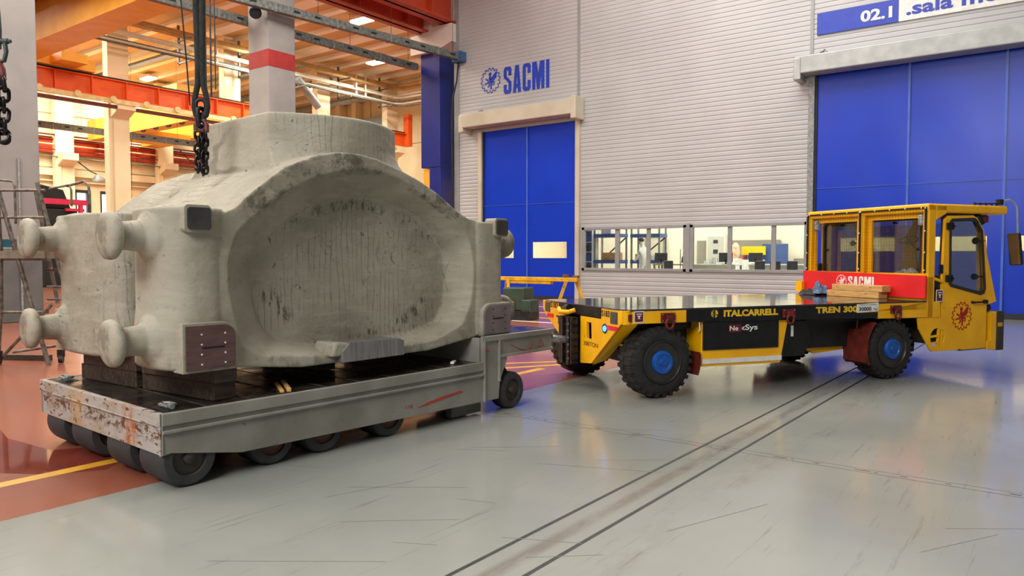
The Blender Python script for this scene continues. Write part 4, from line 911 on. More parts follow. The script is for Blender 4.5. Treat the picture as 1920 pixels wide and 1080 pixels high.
timber((3.08, .14), (3.2, .22), .04, .576, .6, 'small pale rag strip on the deck by the step', WHT, 'rag')

# ------------------------------------------------------------------ yellow platform truck (local x = forward, y = left, z = up)
T0 = (-3.82, 8.15, 0); TR_ = R(90 - 31.7)
tk = empty('platform_truck', T0, TR_, 'yellow low platform truck with a black deck and a glazed cab', 'truck')
W2 = 2.30
Xv, Yv, Zv = (1, 0, 0), (0, 1, 0), (0, 0, 1)
def side_face(y=0.0): return dict(ax=(1, 0, 0), ay=(0, 0, 1))
# deck
DECKM = pm('deck_black_gloss', (34, 34, 36), (46, 46, 48), 4, .07, bump=.03, bscale=3, spec=.9)
b = MB(); b.mat(DECKM).prism([(-.52, .1), (-.40, 0), (4.34, 0), (4.34, W2), (-.40, W2), (-.52, W2 - .1)], (0, 0, 1.052), Xv, Yv, (0, 0, .022))
b.mat(DSEAM)
for x0, y0, x1, y1 in ((.2, 1.3, 1.6, .1), (.6, 2.2, 4.2, 1.35), (2.2, .1, 4.2, .75), (1.2, 2.25, 1.2, .02), (2.8, 2.25, 2.8, .02)):
    d_ = Vector((x1 - x0, y1 - y0, 0)).normalized(); n_ = Vector((-d_.y, d_.x, 0)) * .006
    p, q = Vector((x0, y0, 1.0745)), Vector((x1, y1, 1.0745)); b.add([p - n_, q - n_, q + n_, p + n_], [(0, 1, 2, 3)])
b.build('deck', None, tk)
for ya, yb in ((0, .06), (W2 - .06, W2)):
    b = MB(); b.pu([(.345, 1.055), (.345, .905), (1.3, .92), (3.0, .955), (3.0, 1.055)] if False else [(.345, 1.06), (.345, .907), (3.43, .857), (3.43, .945), (3.05, .94), (3.05, 1.06)], ya, yb)
    b.build('side_rail', BLK, tk, bevel=.004)
    b = MB(); b.pu([(-.40, 1.06), (.345, 1.06), (.345, .905), (-.40, .905)], ya + .001, yb - .001); b.build('side_panel', YEL, tk, bevel=.004); b = MB()
    b.pu([(3.05, .95), (3.30, .95), (4.34, 1.06), (4.60, 1.06), (4.62, .835), (3.43, .85)], ya + .001, yb - .001)
    b.pu([(3.05, 1.06), (4.34, 1.06), (4.34, .95), (3.05, .95)], ya + .001, yb - .001)
    b.build('side_panel', YEL, tk, bevel=.004)
b = MB(); b.box((-.35, .25, .80), (4.4, W2 - .25, 1.05)); b.box((.3, .35, .45), (4.6, .6, .82)); b.box((.3, W2 - .6, .45), (4.6, W2 - .35, .82)); b.box((-.1, .3, .35), (.1, W2 - .3, .5)); b.box((3.68, .3, .35), (3.84, W2 - .3, .5)); b.build('chassis', pm('chassis_black', (26, 26, 28), (18, 18, 20), 5, .6), tk)
b = MB(); b.pu([(2.3, .78), (3.3, .78), (3.3, .40), (2.75, .36), (2.35, .50)], .42, .5); b.build('inner_plate', YEL, tk)
# rear face panels
XR = -.52
b = MB()
b.pv([(.03, 1.062), (.54, 1.062), (.545, .928), (1.10, .928), (1.10, .315), (.80, .345), (.03, .93)], XR, XR + .04, holes=[[(.80, .86), (.93, .86), (.92, .65), (.79, .65)]])
b.pv([(1.76, 1.07), (2.28, 1.07), (2.28, .95), (2.2, .88), (1.60, .55), (1.5, .56), (1.5, .90), (1.75, .92)], XR, XR + .04)
b.prism([(XR, .93), (XR, .345), (XR + .05, .345), (-.36, .90)], (0, .0, 0), Xv, Zv, (0, .02, 0)) if False else None
b.build('rear_panel', YEL, tk, bevel=.004)
b = MB()   # returns along the wheel arch, near and far, and rounded corner posts
for s0, s1, e0 in ((.03, .80, .0), (2.27, 1.55, W2)):
    zz0, zz1 = .93, (.345 if s0 < 1 else .55)
    b.add([(XR + .02, s0, zz0), (XR + .02, s1, zz1), (XR + .22, s1, zz1 + .05), (XR + .22, s0, zz0 + .0)], [(0, 1, 2, 3)])
    b.add([(XR + .02, s0, zz0 - .02), (XR + .02, s1, zz1 - .02), (XR + .22, s1, zz1 + .03), (XR + .22, s0, zz0 - .02)], [(3, 2, 1, 0)])
b.lathe([(.9, .055), (1.062, .055)], (XR + .06, .055, 0), Zv, 16); b.box((XR + .02, .03, .9), (-.38, .08, 1.062)); b.lathe([(.95, .055), (1.062, .055)], (XR + .06, W2 - .055, 0), Zv, 16)
b.prism([(.07, .93), (.85, .37), (1.1, .345), (1.1, .45), (.9, .6), (.5, .9)], (XR + .22, 0, 0), Yv, Zv, (.02, 0, 0))
b.build('arch_plate', YEL, tk)
b = MB(); b.box((XR - .01, .55, .94), (XR + .06, 1.74, 1.07)); b.build('rear_beam', BLK, tk, bevel=.004)
b = MB(); b.box((XR - .012, 1.46, .985), (XR, 1.6, 1.02)); b.box((XR - .012, .74, .985), (XR, .86, 1.02)); b.build('slot', pm('void_black', (6, 6, 7), (5, 5, 5), 2, .9), tk)
# coupling ladder
b = MB()
for y in (1.14, 1.48): b.box((XR - .12, y - .02, .30), (XR - .02, y + .02, .90)); 
for k in range(7): z = .33 + k * .09; b.box((XR - .10, 1.12, z), (XR - .02, 1.50, z + .035)); 
for y in (1.22, 1.40): b.box((XR - .13, y - .035, .28), (XR - .08, y + .035, .9))
b.mat(STEEL)
for k in range(6): b.lathe([(0, .014), (.01, .014)], (XR - .135, 1.17, .37 + k * .09), (-1, 0, 0), 8)
b.cur = 0
o = MB(); o.v, o.f, o.mi, o.sm = b.v, b.f, [0 if not b.mats or i < 0 else m_ for i, m_ in enumerate(b.mi)], b.sm
b.mats = [DSTEEL, STEEL]; nst = 6 * 10
b.mi = [0] * (len(b.f) - nst) + [1] * nst
b.build('coupling_ladder', None, tk, bevel=0)
MB().tube([(XR - .1, 1.3, .60), (XR - .5, 1.38, .64)], .05, 12).build('coupling_rod', STEEL, tk); MB().lathe([(0, .03), (.1, .05), (.18, .05)], (XR - .05, 1.5, 1.0), (0, -1, .1), 10).build('coupling_motor', DSTEEL, tk)
b = MB(); b.tube([(XR - .06, 1.62, .99), (XR - .12, 1.45, .96), (XR - .12, 1.2, .97), (XR - .05, 1.15, 1.0)], .03, 8); b.build('lever', YEL, tk, smooth=50)
# rear lights
for (y0, y1, z0, z1, m, nm) in ((.14, .31, .89, 1.04, pm('lens_grey', (70, 72, 70), (60, 62, 60), 5, .4), 'tail_lamp'), (2.03, 2.2, .91, 1.055, MC['lens_grey'], 'tail_lamp'), (.14, .40, .815, .865, RED, 'red_reflector'), (1.92, 2.12, .84, .895, RED, 'red_reflector')):
    b = MB(); b.box((XR - .008, y0, z0), (XR + .01, y1, z1)); b.build(nm, m, tk, bevel=.01 if m is not RED else 0)
b = MB(); b.lathe([(0, .001), (.0, .062), (.012, .055), (.012, .001)], (XR - .0, .445, .82), (-1, 0, 0), 20)
lp = b.build('blue_lamp', pm('lamp_ring_navy', (20, 36, 96), (16, 30, 84), 3, .4), tk); MB().lathe([(0, .001), (0, .036), (.014, .028), (.016, .001)], (XR - .010, .43, .82), (-1, 0, 0), 20).build('blue_led', BLED, lp)
# rear lettering
T_ = lambda s, y, z, w_, h, m=BLK, bo=.03, nm='lettering': text(s, nm, m, tk, (XR, y, z), (0, -1, 0), (0, 0, 1), w_, h, .003, bo)
T_('S183', .53, .965, .20, .075); T_('S183', 2.02, .98, .24, .08); T_('TPE', 1.82, .77, .34, .11); T_('300', 1.64, .58, .14, .10); T_('300TON', 1.0, .56, .38, .055, bo=.0)
# side lettering and stickers
def TS(s, x, z, w_, h, m, y=-.0, bo=.03, par=None, d=.004): return text(s, 'lettering', m, par or tk, (x, y, z), (1, 0, 0), (0, 0, 1), w_, h, d, bo)
LY = pm('letter_yellow', (236, 196, 40), (214, 172, 30), 12, .5)
TS('ITALCARRELL', .885, .952, .84, .085, LY, bo=.055); TS('TREN 300', 2.34, .952, .72, .085, LY, bo=.05)
b = MB(); b.lathe([(0, .05), (.004, .05)], (.752, 0, .995), (0, -1, 0), 20); e2 = b.build('round_badge', LY, tk)
b = MB(); b.prism([(-.012, -.05), (.006, -.05), (.006, .05), (-.012, .05)], (.752, -.006, .995), Xv, Zv, (0, -.002, 0)); b.prism([(-.03, -.04), (-.02, -.045), (-.02, .045), (-.03, .04)], (.752, -.006, .995), Xv, Zv, (0, -.002, 0)); b.prism([(.015, -.02), (.045, -.02), (.045, -.008), (.015, -.008)], (.752, -.006, .995), Xv, Zv, (0, -.002, 0)); b.build('badge_cut', BLK, e2)
b = MB(); b.pu([(3.045, 1.055), (3.43, 1.068), (3.43, .955), (3.045, .942)], -.008, 0); pl_ = b.build('load_plate', WHT, tk)
TS('30000', 3.075, .965, .22, .052, BLK, -.008, .02, pl_); TS('Kg', 3.34, .965, .06, .035, BLK, -.008, .0, pl_); TS('PORTATA MASSIMA', 3.085, 1.038, .30, .014, BLK, -.008, .0, pl_)
def sticker(x0, z0, x1, z1, y=-.0):
    b = MB(); b.box((x0, y - .004, z0), (x1, y, z1)); s_ = b.build('sticker', WHT, tk)
    b = MB(); b.box((x0 + .012, y - .006, z0 + .012), (x1 - .012, y - .003, z1 - .012)); b.build('sticker_field', DRED, s_)
    w_ = x1 - x0; h = z1 - z0; b = MB(); cx = (x0 + x1) / 2
    b.pu([(cx - w_ * .28, z0 + h * .62), (cx + w_ * .28, z0 + h * .62), (cx + w_ * .06, z0 + h * .5), (cx + w_ * .06, z0 + h * .38), (cx + w_ * .25, z0 + h * .34), (cx - w_ * .25, z0 + h * .34), (cx - w_ * .06, z0 + h * .38), (cx - w_ * .06, z0 + h * .5)], y - .008, y - .005)
    b.box((x0 + w_ * .22, y - .008, z0 + h * .72), (x1 - w_ * .22, y - .005, z0 + h * .8)); b.build('sticker_mark', WHT, s_)
sticker(-.385, .918, -.25, 1.055); sticker(4.515, 1.055, 4.65, 1.225)
b = MB(); b.box((-.47, -.0, .93), (-.40, .03, 1.02)); b.build('marker_lamp', DRED, tk, bevel=.01)
# towing eyes
for x, y, s_ in ((.08, 0, -1), (1.89, 0, -1), (3.75, 0, -1), (.08, W2, 1), (1.89, W2, 1), (3.75, W2, 1)):
    b = MB(); b.box((x - .1, min(y, y + s_ * .02), .915), (x + .1, max(y, y + s_ * .02), 1.025)); 
    pts = [(x + .05 * math.cos(a), y + s_ * .045, .90 + .06 * math.sin(a)) for a in [2 * PI * k / 20 for k in range(20)]]
    b.tube(pts, .017, 8, closed=True); b.box((x - .045, min(y, y + s_ * .055), .93), (x + .045, max(y, y + s_ * .055), .99)); b.build('towing_eye', DRED, tk, bevel=.004)
    bl = MB()
    for dx in (-.082, .082):
        for z in (.932, 1.008): bl.lathe([(0, .011), (.008, .01)], (x + dx, y + s_ * .02, z), (0, s_, 0), 8)
    bl.build('bolt', STEEL, tk)
# battery box between the axles
for y0, sg in ((0.02, 1), (W2 - .02, -1)):
    b = MB(); ya, yb = sorted((y0, y0 + sg * .45))
    b.pu([(.59, .90), (.59, .345), (1.81, .335), (1.93, .90)], ya + .02, yb); b.build('battery_box', YEL, tk, bevel=.008)
    ya, yb = sorted((y0 + sg * .0, y0 + sg * .03)); b = MB(); b.pu([(.61, .895), (.61, .548), (1.76, .538), (1.76, .895)], ya, yb); bp_ = b.build('battery_panel', BLK, tk, bevel=.003)
    ya, yb = sorted((y0 + sg * .005, y0 + sg * .03)); b = MB(); b.pu([(.60, .435), (.60, .380), (1.815, .368), (1.82, .43)], ya, yb); b.build('white_stripe', WHT, tk)
    if sg > 0:
        b = MB(); b.pu([(.98, .755), (1.16, .755), (1.18, .80), (1.16, .85), (.98, .855)], .014, .019); b.build('logo_field', DRED, bp_)
        text('Ne', 'lettering', WHT, bp_, (.99, .014, .775), (1, 0, 0), (0, 0, 1), .13, .06, .003, .02); text('xSys', 'lettering', WHT, bp_, (1.14, .018, .755), (1, 0, 0), (0, 0, 1), .28, .09, .003, .02)
        MB().tube([(1.37, .01, .90), (1.38, .0, .875), (1.45, .0, .872), (1.47, .01, .90)], .008, 6).build('pull_handle', BLK, bp_)
b = MB(); b.pu([(1.94, .87), (1.84, .47), (1.84, .40), (2.24, .395), (2.36, .60), (2.28, .87)], .08, .5); b.build('tank_box', BLK, tk, bevel=.02)
MB().box((2.01, .065, .66), (2.04, .08, .80)).build('white_latch', WHT, tk)
MB().tube([(.545, .02, .90), (.555, .02, .80), (.53, .02, .785)], .008, 6).build('small_hook', WHT, tk)
MB().tube([(3.09, .03, .95), (3.09, .03, .76), (3.07, .03, .72)], .012, 6).build('hook_rod', DSTEEL, tk)
# mudguards
for (xc, zc, r, a0, a1, y0, y1, m) in ((3.76, .44, .50, 135, 205, .0, .42, MAR), (3.76, .44, .50, 135, 205, W2 - .42, W2, MAR), (3.76, .44, .49, -10, 30, .12, .42, BLK), (.05, .44, .50, -22, 10, .0, .42, MAR)):
    b = MB(); vs = []; n = 10
    for k in range(n + 1):
        a = R(a0 + (a1 - a0) * k / n)
        for rr in (r, r + .012): vs += [(xc + rr * math.cos(a), y0, zc + rr * math.sin(a)), (xc + rr * math.cos(a), y1, zc + rr * math.sin(a))]
    fs = [(4 * k, 4 * k + 1, 4 * k + 5, 4 * k + 4) for k in range(n)] + [(4 * k + 2, 4 * k + 6, 4 * k + 7, 4 * k + 3) for k in range(n)] + [(4 * k, 4 * k + 4, 4 * k + 6, 4 * k + 2) for k in range(n)] + [(4 * k + 1, 4 * k + 3, 4 * k + 7, 4 * k + 5) for k in range(n)]
    b.add(vs, fs).build('mudguard', m, tk, smooth=30)
b = MB(); b.box((3.02, -.01, .30), (3.06, .40, .70)) if False else b.pu([(3.27, .70), (3.29, .70), (3.25, .26), (3.23, .26)], .0, .0 + .4); b.build('mud_flap', MAR, tk)

# wheels
def truck_wheel(x, y, out, r=.435, wd=.34, white=False):
    """out = -1: outer face towards -y"""
    b = MB(); n = 72
    prof = [(0.02, .24), (0.0, .30), (.005, .36), (.02, r - .045), (.055, r - .012), (wd - .055, r - .012), (wd - .02, r - .045), (wd - .005, .36), (wd, .30), (wd - .02, .24), (wd - .06, .23), (.06, .23)]
    b.lathe(prof, (0, 0, 0), (0, 1, 0), n, closed=True)
    # tread lugs
    K = 26
    for k in range(K):
        for s_, ph in ((0, 0), (1, .5)):
            a = 2 * PI * (k + ph) / K; ca, sa = math.cos(a), math.sin(a); da = .075
            y0, y1 = (0.008, wd * .46) if s_ == 0 else (wd * .54, wd - .008)
            vs = []
            for (aa, yy, rr) in ((a - da, y0, r - .06), (a + da * .5, y0, r - .06), (a + da * .9, y1, r - .03), (a - da * .6, y1, r - .03), (a - da, y0 + .012, r - .004), (a + da * .5, y0 + .012, r - .004), (a + da * .9, y1, r), (a - da * .6, y1, r)):
                if s_ == 1: yy = wd - (yy - wd * .54) - .008 if False else yy
                vs.append((rr * math.cos(aa), yy, rr * math.sin(aa)))
            if s_ == 1:
                vs = []
                for (aa, yy, rr) in ((a - da, y1, r - .06), (a + da * .5, y1, r - .06), (a + da * .9, y0, r - .03), (a - da * .6, y0, r - .03), (a - da, y1 - .012, r - .004), (a + da * .5, y1 - .012, r - .004), (a + da * .9, y0, r), (a - da * .6, y0, r)): vs.append((rr * math.cos(aa), yy, rr * math.sin(aa)))
            b.add(vs, [(0, 1, 2, 3), (4, 7, 6, 5), (0, 4, 5, 1), (1, 5, 6, 2), (2, 6, 7, 3), (3, 7, 4, 0)])
    wh = b.build('wheel', RUB, tk, smooth=35)
    wh.location = (x, y, r); wh.rotation_euler = (0, 0, 0 if out < 0 else PI)
    b = MB(); b.lathe([(.01, .262), (-.008, .258), (-.012, .248), (.0, .238), (.05, .228), (.12, .22), (.13, .01), (.15, .01), (.15, .22), (.03, .27)], (0, 0, 0), (0, 1, 0), 48)
    rim = b.build('rim', pm('rim_black', (30, 31, 30), (44, 44, 42), 8, .4), wh, smooth=35)
    b = MB()
    for k in range(10): a = 2 * PI * k / 10; b.lathe([(0, .014), (-.022, .012)], (.188 * math.cos(a), .125, .188 * math.sin(a)), (0, 1, 0), 6)
    b.build('wheel_nut', DSTEEL, rim)
    b = MB(); b.lathe([(.11, .15), (-.005, .142), (-.025, .132), (-.03, .10), (-.018, .092), (-.018, .05), (-.032, .044), (-.032, .012), (-.022, .004)], (0, 0, 0), (0, 1, 0), 40)
    b.build('hub_cap', BLU, wh, smooth=30)
    if white:
        text('SOLIDEAL', 'sidewall_lettering', pm('letter_grey', (150, 152, 150), (130, 132, 130), 20, .7), wh, (0, 0, 0), (1, 0, 0), (0, 0, 1), .5, .05, .0, .02)
        me = wh.children[-1].data
        for v in me.vertices:
            a = R(78) - (v.co.x / .5) * R(62); rr = .345 + v.co.z; v.co = (rr * math.cos(a), .004 + (rr - .345) * .1, rr * math.sin(a))
    return wh
truck_wheel(.02, .012, -1); truck_wheel(3.74, .03, -1, r=.42)
truck_wheel(.02, W2 - .012, 1); truck_wheel(3.80, W2 - .03, 1, r=.42)

# cab
cabm = MB()
ct, cbz = 2.42, 2.30
XC = 4.35
cab = MB()
cab.box((XC, .0, .83), (XC + .14, .10, ct))                       # near rear post
cab.box((XC, W2 - .10, .83), (XC + .14, W2, ct))
cab.box((XC, .0, 2.33), (XC + .1, W2, ct)); cab.box((XC, 1.12, 1.1), (XC + .06, 1.24, ct))
cab.pu([(XC + .14, ct), (XC + .14, 2.20), (XC + .35, cbz), (XC + .35, ct)], 0, .06); cab.pu([(XC + .14, ct), (XC + .14, 2.20), (XC + .35, cbz), (XC + .35, ct)], W2 - .06, W2)
cab.box((XC, 0, .83), (XC + .12, W2, 1.42))
cf = cab.build('cab_frame', YEL, tk, bevel=.015)
b = MB(); b.prism([(XC - .01, .0), (5.96, .0), (5.96, W2), (XC - .01, W2)], (0, 0, 2.31), Xv, Yv, (0, 0, .125)); b.build('roof', YEL, tk, bevel=.035, seg=4)
b = MB(); b.box((4.52, .14, 2.27), (5.5, W2 - .14, 2.31)); b.build('headliner', pm('headliner_brown', (120, 92, 40), (104, 80, 34), 3, .7), tk)
# wire mesh guard
b = MB()
for (ya, yb) in ((.04, 1.12), (1.24, W2 - .04)):
    n = 22
    for k in range(n + 1): y = ya + (yb - ya) * k / n; b.box((XC - .028, y - .0009, 1.44), (XC - .0262, y + .0009, 2.36))
    for k in range(19): z = 1.46 + .05 * k; b.box((XC - .028, ya, z - .0009), (XC - .0262, yb, z + .0009))
b.build('mesh_guard', pm('mesh_dark', (66, 50, 20), (48, 38, 18), 9, .6), tk)
b = MB()
for y in (.035, 1.18, W2 - .035): b.box((XC - .035, y - .012, 1.46), (XC - .015, y + .012, 2.38))
b.box((XC - .035, .03, 2.365), (XC - .015, W2 - .03, 2.385))
b.mat(STEEL) if False else None
b.build('mesh_edge', BLK, tk)
b = MB()
for y in (.035, 1.18, W2 - .035):
    for z in (1.5, 1.75, 2.05, 2.37): b.lathe([(0, .011), (.008, .009)], (XC - .035, y, z), (-1, 0, 0), 8)
for k in range(9): b.lathe([(0, .01), (.008, .009)], (XC - .035, .1 + k * .265, 2.375), (-1, 0, 0), 8)
b.build('bolt', WHT, tk)
# yellow inner window surrounds behind the mesh
for ya, yb in ((.02, 1.14), (1.22, W2 - .02)):
    b = MB(); yc = [(ya, 1.42), (yb, 1.42), (yb, 2.34), (ya, 2.34)]; hole = [(ya + .1, 1.45), (ya + .1, 2.24), (yb - .1, 2.24), (yb - .1, 1.45)]
    b.pv(yc, XC + .07, XC + .11, holes=[hole]); b.build('window_surround', YEL, tk)
# inner cabin: rear wall of cabin with rounded windows
for ya, yb in ((.38, 1.30), (1.47, 2.24)):
    outer = rounded(ya - .06, 1.36, yb + .06, 2.32, .02); hole = rounded(ya, 1.42, yb, 2.25, .09)
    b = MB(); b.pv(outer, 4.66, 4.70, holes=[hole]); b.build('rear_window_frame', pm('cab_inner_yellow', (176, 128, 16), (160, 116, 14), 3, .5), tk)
    b = MB(); b.pv(rounded(ya - .012, 1.408, yb + .012, 2.262, .1), 4.645, 4.66, holes=[rounded(ya + .012, 1.432, yb - .012, 2.238, .08)]); b.build('window_seal', RUBB, tk)
    b = MB(); b.pv(hole, 4.675, 4.68); g_ = b.build('rear_window', GLT, tk)
    b = MB()
    for y, z in (((ya + yb) / 2, 2.2), (ya + .05, 1.8), (yb - .05, 1.8)): b.lathe([(0, .022), (.03, .02)], (4.672, y, z), (-1, 0, 0), 10)
    b.build('glazing_knob', BLK, g_)
# work lights, red board, spring ledge
for y in (.17, 2.15):
    b = MB(); b.box((XC + .03, y - .045, 2.13), (XC + .11, y + .045, 2.29)); wl = b.build('work_light', pm('lens_clear', (176, 180, 184), (120, 124, 128), 30, .2), tk, bevel=.02)
rb_ = MB(); rb_.pv([(-.0, 1.105), (-.0, 1.425), (W2 + .03, 1.455), (W2 + .03, 1.105)], XC - .045, XC - .02); rbo = rb_.build('red_board', RED, tk)
g = MB(); gear_emblem(g, (XC - .046, 1.50, 1.30), (0, -1, 0), Zv, .105, (-.003, 0, 0)); g.build('gear_emblem', WHT, rbo)
g = MB(); block_letters(g, 'SACMI', (XC - .046, 1.365, 1.22), (0, -1, 0), Zv, .49, .165, (-.003, 0, 0)); g.build('lettering', WHT, rbo)
MB().box((XC - .1, W2 + .0, 1.10), (XC + .1, W2 + .14, 1.28)).build('side_step', YEL, tk)
# doors (near and far)
WIN = [(4.80, 1.31), (4.785, 2.17), (4.83, 2.215), (5.27, 2.235), (5.33, 2.20), (5.44, 2.06), (5.53, 1.24), (5.50, 1.17), (5.43, 1.15), (4.83, 1.275)]
DO = [(4.66, 1.35), (4.69, 2.22), (4.76, 2.27), (5.26, 2.285), (5.34, 2.25), (5.49, 2.07), (5.585, 1.2), (5.585, .36), (5.55, .35), (5.10, .345), (5.03, .36), (4.66, .80)]
def inset(poly, d):
    cx = sum(p[0] for p in poly) / len(poly); cz = sum(p[1] for p in poly) / len(poly)
    return [(p[0] + (cx - p[0]) * d, p[1] + (cz - p[1]) * d) for p in poly]
for y0, sg in ((.0, 1), (W2, -1)):
    ya, yb = sorted((y0 + sg * .02, y0 + sg * .06)); b = MB()
    b.prism(DO, (0, ya, 0), Xv, Zv, (0, yb - ya, 0), holes=[inset(WIN, .02)]); dr = b.build('door', YEL, tk, bevel=.006)
    ya, yb = sorted((y0 + sg * .005, y0 + sg * .03)); b = MB(); b.prism(inset(WIN, -.03), (0, ya, 0), Xv, Zv, (0, yb - ya, 0), holes=[inset(WIN, .06)]); b.build('window_seal', RUBB, dr, bevel=.004)
    b = MB(); b.pu(inset(WIN, .03), y0 + sg * .035, y0 + sg * .04); b.build('door_window', GLT, dr)
    b = MB(); b.prism(inset(DO, -.018), (0, y0 + sg * .06, 0), Xv, Zv, (0, sg * .02, 0), holes=[inset(DO, .04)]); b.build('door_seal', RUBB, tk)
    b = MB(); b.tube([(5.25, y0 - sg * .03, 1.03), (5.52, y0 - sg * .03, 1.035)], .013, 8); b.lathe([(0, .03), (.05, .03)], (5.52, y0 + sg * .02, 1.035), (0, -sg, 0), 10); b.lathe([(0, .02), (.05, .015)], (5.27, y0 + sg * .02, 1.03), (0, -sg, 0), 10); b.build('door_handle', BLK, dr)
    for z in (1.38, 2.12):
        b = MB(); b.box((4.70, y0 - .012, z - .05), (4.84, y0 + .012, z + .05)); b.lathe([(0, .016), (.02, .014)], (4.83, y0 - sg * .012, z), (0, -sg, 0), 10); b.build('hinge', BLK, dr, bevel=.01)
    b = MB(); b.box((4.58, y0 - .0 + (0 if sg > 0 else -.03), 1.45), (4.66, y0 + (.03 if sg > 0 else 0), 1.58)); b.build('hinge_plate', BLK, tk, bevel=.015)
    b = MB(); b.tube([(5.52, y0 + sg * .03, 1.92), (5.34, y0 + sg * .03, 1.92)], .012, 8); b.lathe([(-.01, .05), (.01, .05)], (5.33, y0 + sg * .03, 1.92), (1, 0, 0), 12); b.tube([(5.52, y0 + sg * .03, 1.40), (5.34, y0 + sg * .03, 1.40)], .012, 8); b.lathe([(-.01, .045), (.01, .045)], (5.33, y0 + sg * .03, 1.40), (1, 0, 0), 12); b.build('window_catch', DSTEEL, dr)
    if sg > 0:
        g = MB(); gear_emblem(g, (5.065, .018, .838), Xv, Zv, .20, (0, -.003, 0)); g.build('gear_emblem', pm('emblem_red', (168, 24, 12), (150, 18, 10), 6, .5), dr)
    # lower skirt in front of the front wheel with a slotted round opening
    circ = [(4.575 + .135 * math.cos(2 * PI * k / 24), .545 + .135 * math.sin(2 * PI * k / 24)) for k in range(24)]
    b = MB(); b.prism([(4.19, .835), (4.655, .835), (5.02, .37), (5.0, .35), (4.49, .35), (4.44, .38), (4.22, .68)], (0, y0 + sg * .01, 0), Xv, Zv, (0, sg * .03, 0), holes=[circ])
    for (x0, z0, x1, z1) in ((4.58, .41, 4.61, .68), (4.645, .43, 4.675, .66)): b.prism([(x0 - .0, z0), (x1 + .0, z0), (x1 + .02, z1), (x0 + .02, z1)], (0, y0 + sg * .01, 0), Xv, Zv, (0, sg * .03, 0))
    b.prism([(4.43, .545), (4.60, .555), (4.60, .585), (4.44, .575)], (0, y0 + sg * .01, 0), Xv, Zv, (0, sg * .03, 0)); b.prism([(4.45, .46), (4.6, .47), (4.6, .49), (4.45, .48)], (0, y0 + sg * .01, 0), Xv, Zv, (0, sg * .03, 0))
    b.build('lower_skirt', YEL, tk, bevel=.006)
    # slanting front corner post and bumper
    b = MB(); b.pu([(5.53, 2.0), (5.56, 1.74), (5.79, 1.03), (5.60, .985), (5.585, 1.2), (5.50, 1.95)], *sorted((y0 + sg * .02, y0 + sg * .1))); b.build('front_post', YEL, tk, bevel=.008)
    b = MB(); b.pu([(5.66, .87), (5.79, .885), (5.79, .315), (5.60, .33), (5.60, .45), (5.68, .47)], *sorted((y0 + sg * .01, y0 + sg * .2))); b.build('bumper_side', YEL, tk, bevel=.008)
b = MB(); b.box((5.79, .0, .31), (5.94, W2, .885)); b.build('bumper', pm('bumper_rubber', (56, 56, 54), (44, 44, 44), 6, .7), tk, bevel=.01)
MB().box((5.80, -.004, .66), (5.90, .0, .72)).build('yellow_mark', LINE, tk)
b = MB(); b.lathe([(0, .05), (.1, .06), (.14, .04)], (5.6, .1, .93), (1, 0, .1), 12); b.build('head_lamp', BLK, tk, bevel=0)
b = MB(); b.box((5.62, .1, .35), (5.79, W2 - .1, .5)); b.box((5.66, .1, .5), (5.76, W2 - .1, .98)); b.build('front_wall', YEL, tk)
b = MB(); b.box((5.52, .1, .98), (5.60, W2 - .1, 1.1)); b.build('dash_beam', YEL, tk)
b = MB(); b.prism([(5.56, 1.1), (5.57, 1.1), (5.5, 2.2), (5.49, 2.2)], (0, .12, 0), Xv, Zv, (0, W2 - .24, 0)); b.build('windscreen', GLT, tk)
for y in (.08, 1.15, W2 - .12):
    MB().prism([(5.53, 1.1), (5.57, 1.1), (5.5, 2.3), (5.46, 2.3)], (0, y, 0), Xv, Zv, (0, .06, 0)).build('screen_post', YEL, tk)
b = MB(); b.box((4.5, .1, .45), (5.6, W2 - .1, .55)); b.box((4.5, .1, .55), (4.7, W2 - .1, 1.36)); b.build('cab_floor', pm('cab_floor_dark', (60, 52, 30), (48, 44, 30), 3, .6), tk)
# column inside cab, seat, steering column
b = MB(); b.prism([(1.20, 1.35), (1.48, 1.35), (1.42, 2.0), (1.22, 2.28), (1.16, 2.28), (1.28, 1.9)], (5.2, -.30, 0), Yv, Zv, (.05, 0, 0)); b.build('inner_column', MC['cab_inner_yellow'], tk)
b = MB(); b.box((4.98, 1.55, 1.3), (5.08, 1.86, 1.78)); b.box((4.95, 1.5, .95), (5.4, 1.9, 1.1)); b.build('seat', DGRY, tk, bevel=.05)
b = MB(); b.tube([(5.4, .9, 1.1), (5.2, 1.0, 1.95)], .02, 8); b.tube([(5.14 + .05 * math.sin(a), 1.0 + .17 * math.cos(a), 1.95 + .05 * math.sin(a)) for a in [2 * PI * k / 24 for k in range(24)]], .016, 8, closed=True); b.lathe([(0, .05), (.04, .04)], (5.16, 1.0, 1.93), (.3, 0, 1), 12); b.build('steering_wheel', BLK, tk, smooth=50)
b = MB(); b.box((4.85, 1.2, 1.28), (5.3, 2.1, 1.40)); b.build('console', pm('console_green', (36, 66, 44), (28, 52, 36), 3, .5), tk, bevel=.02)
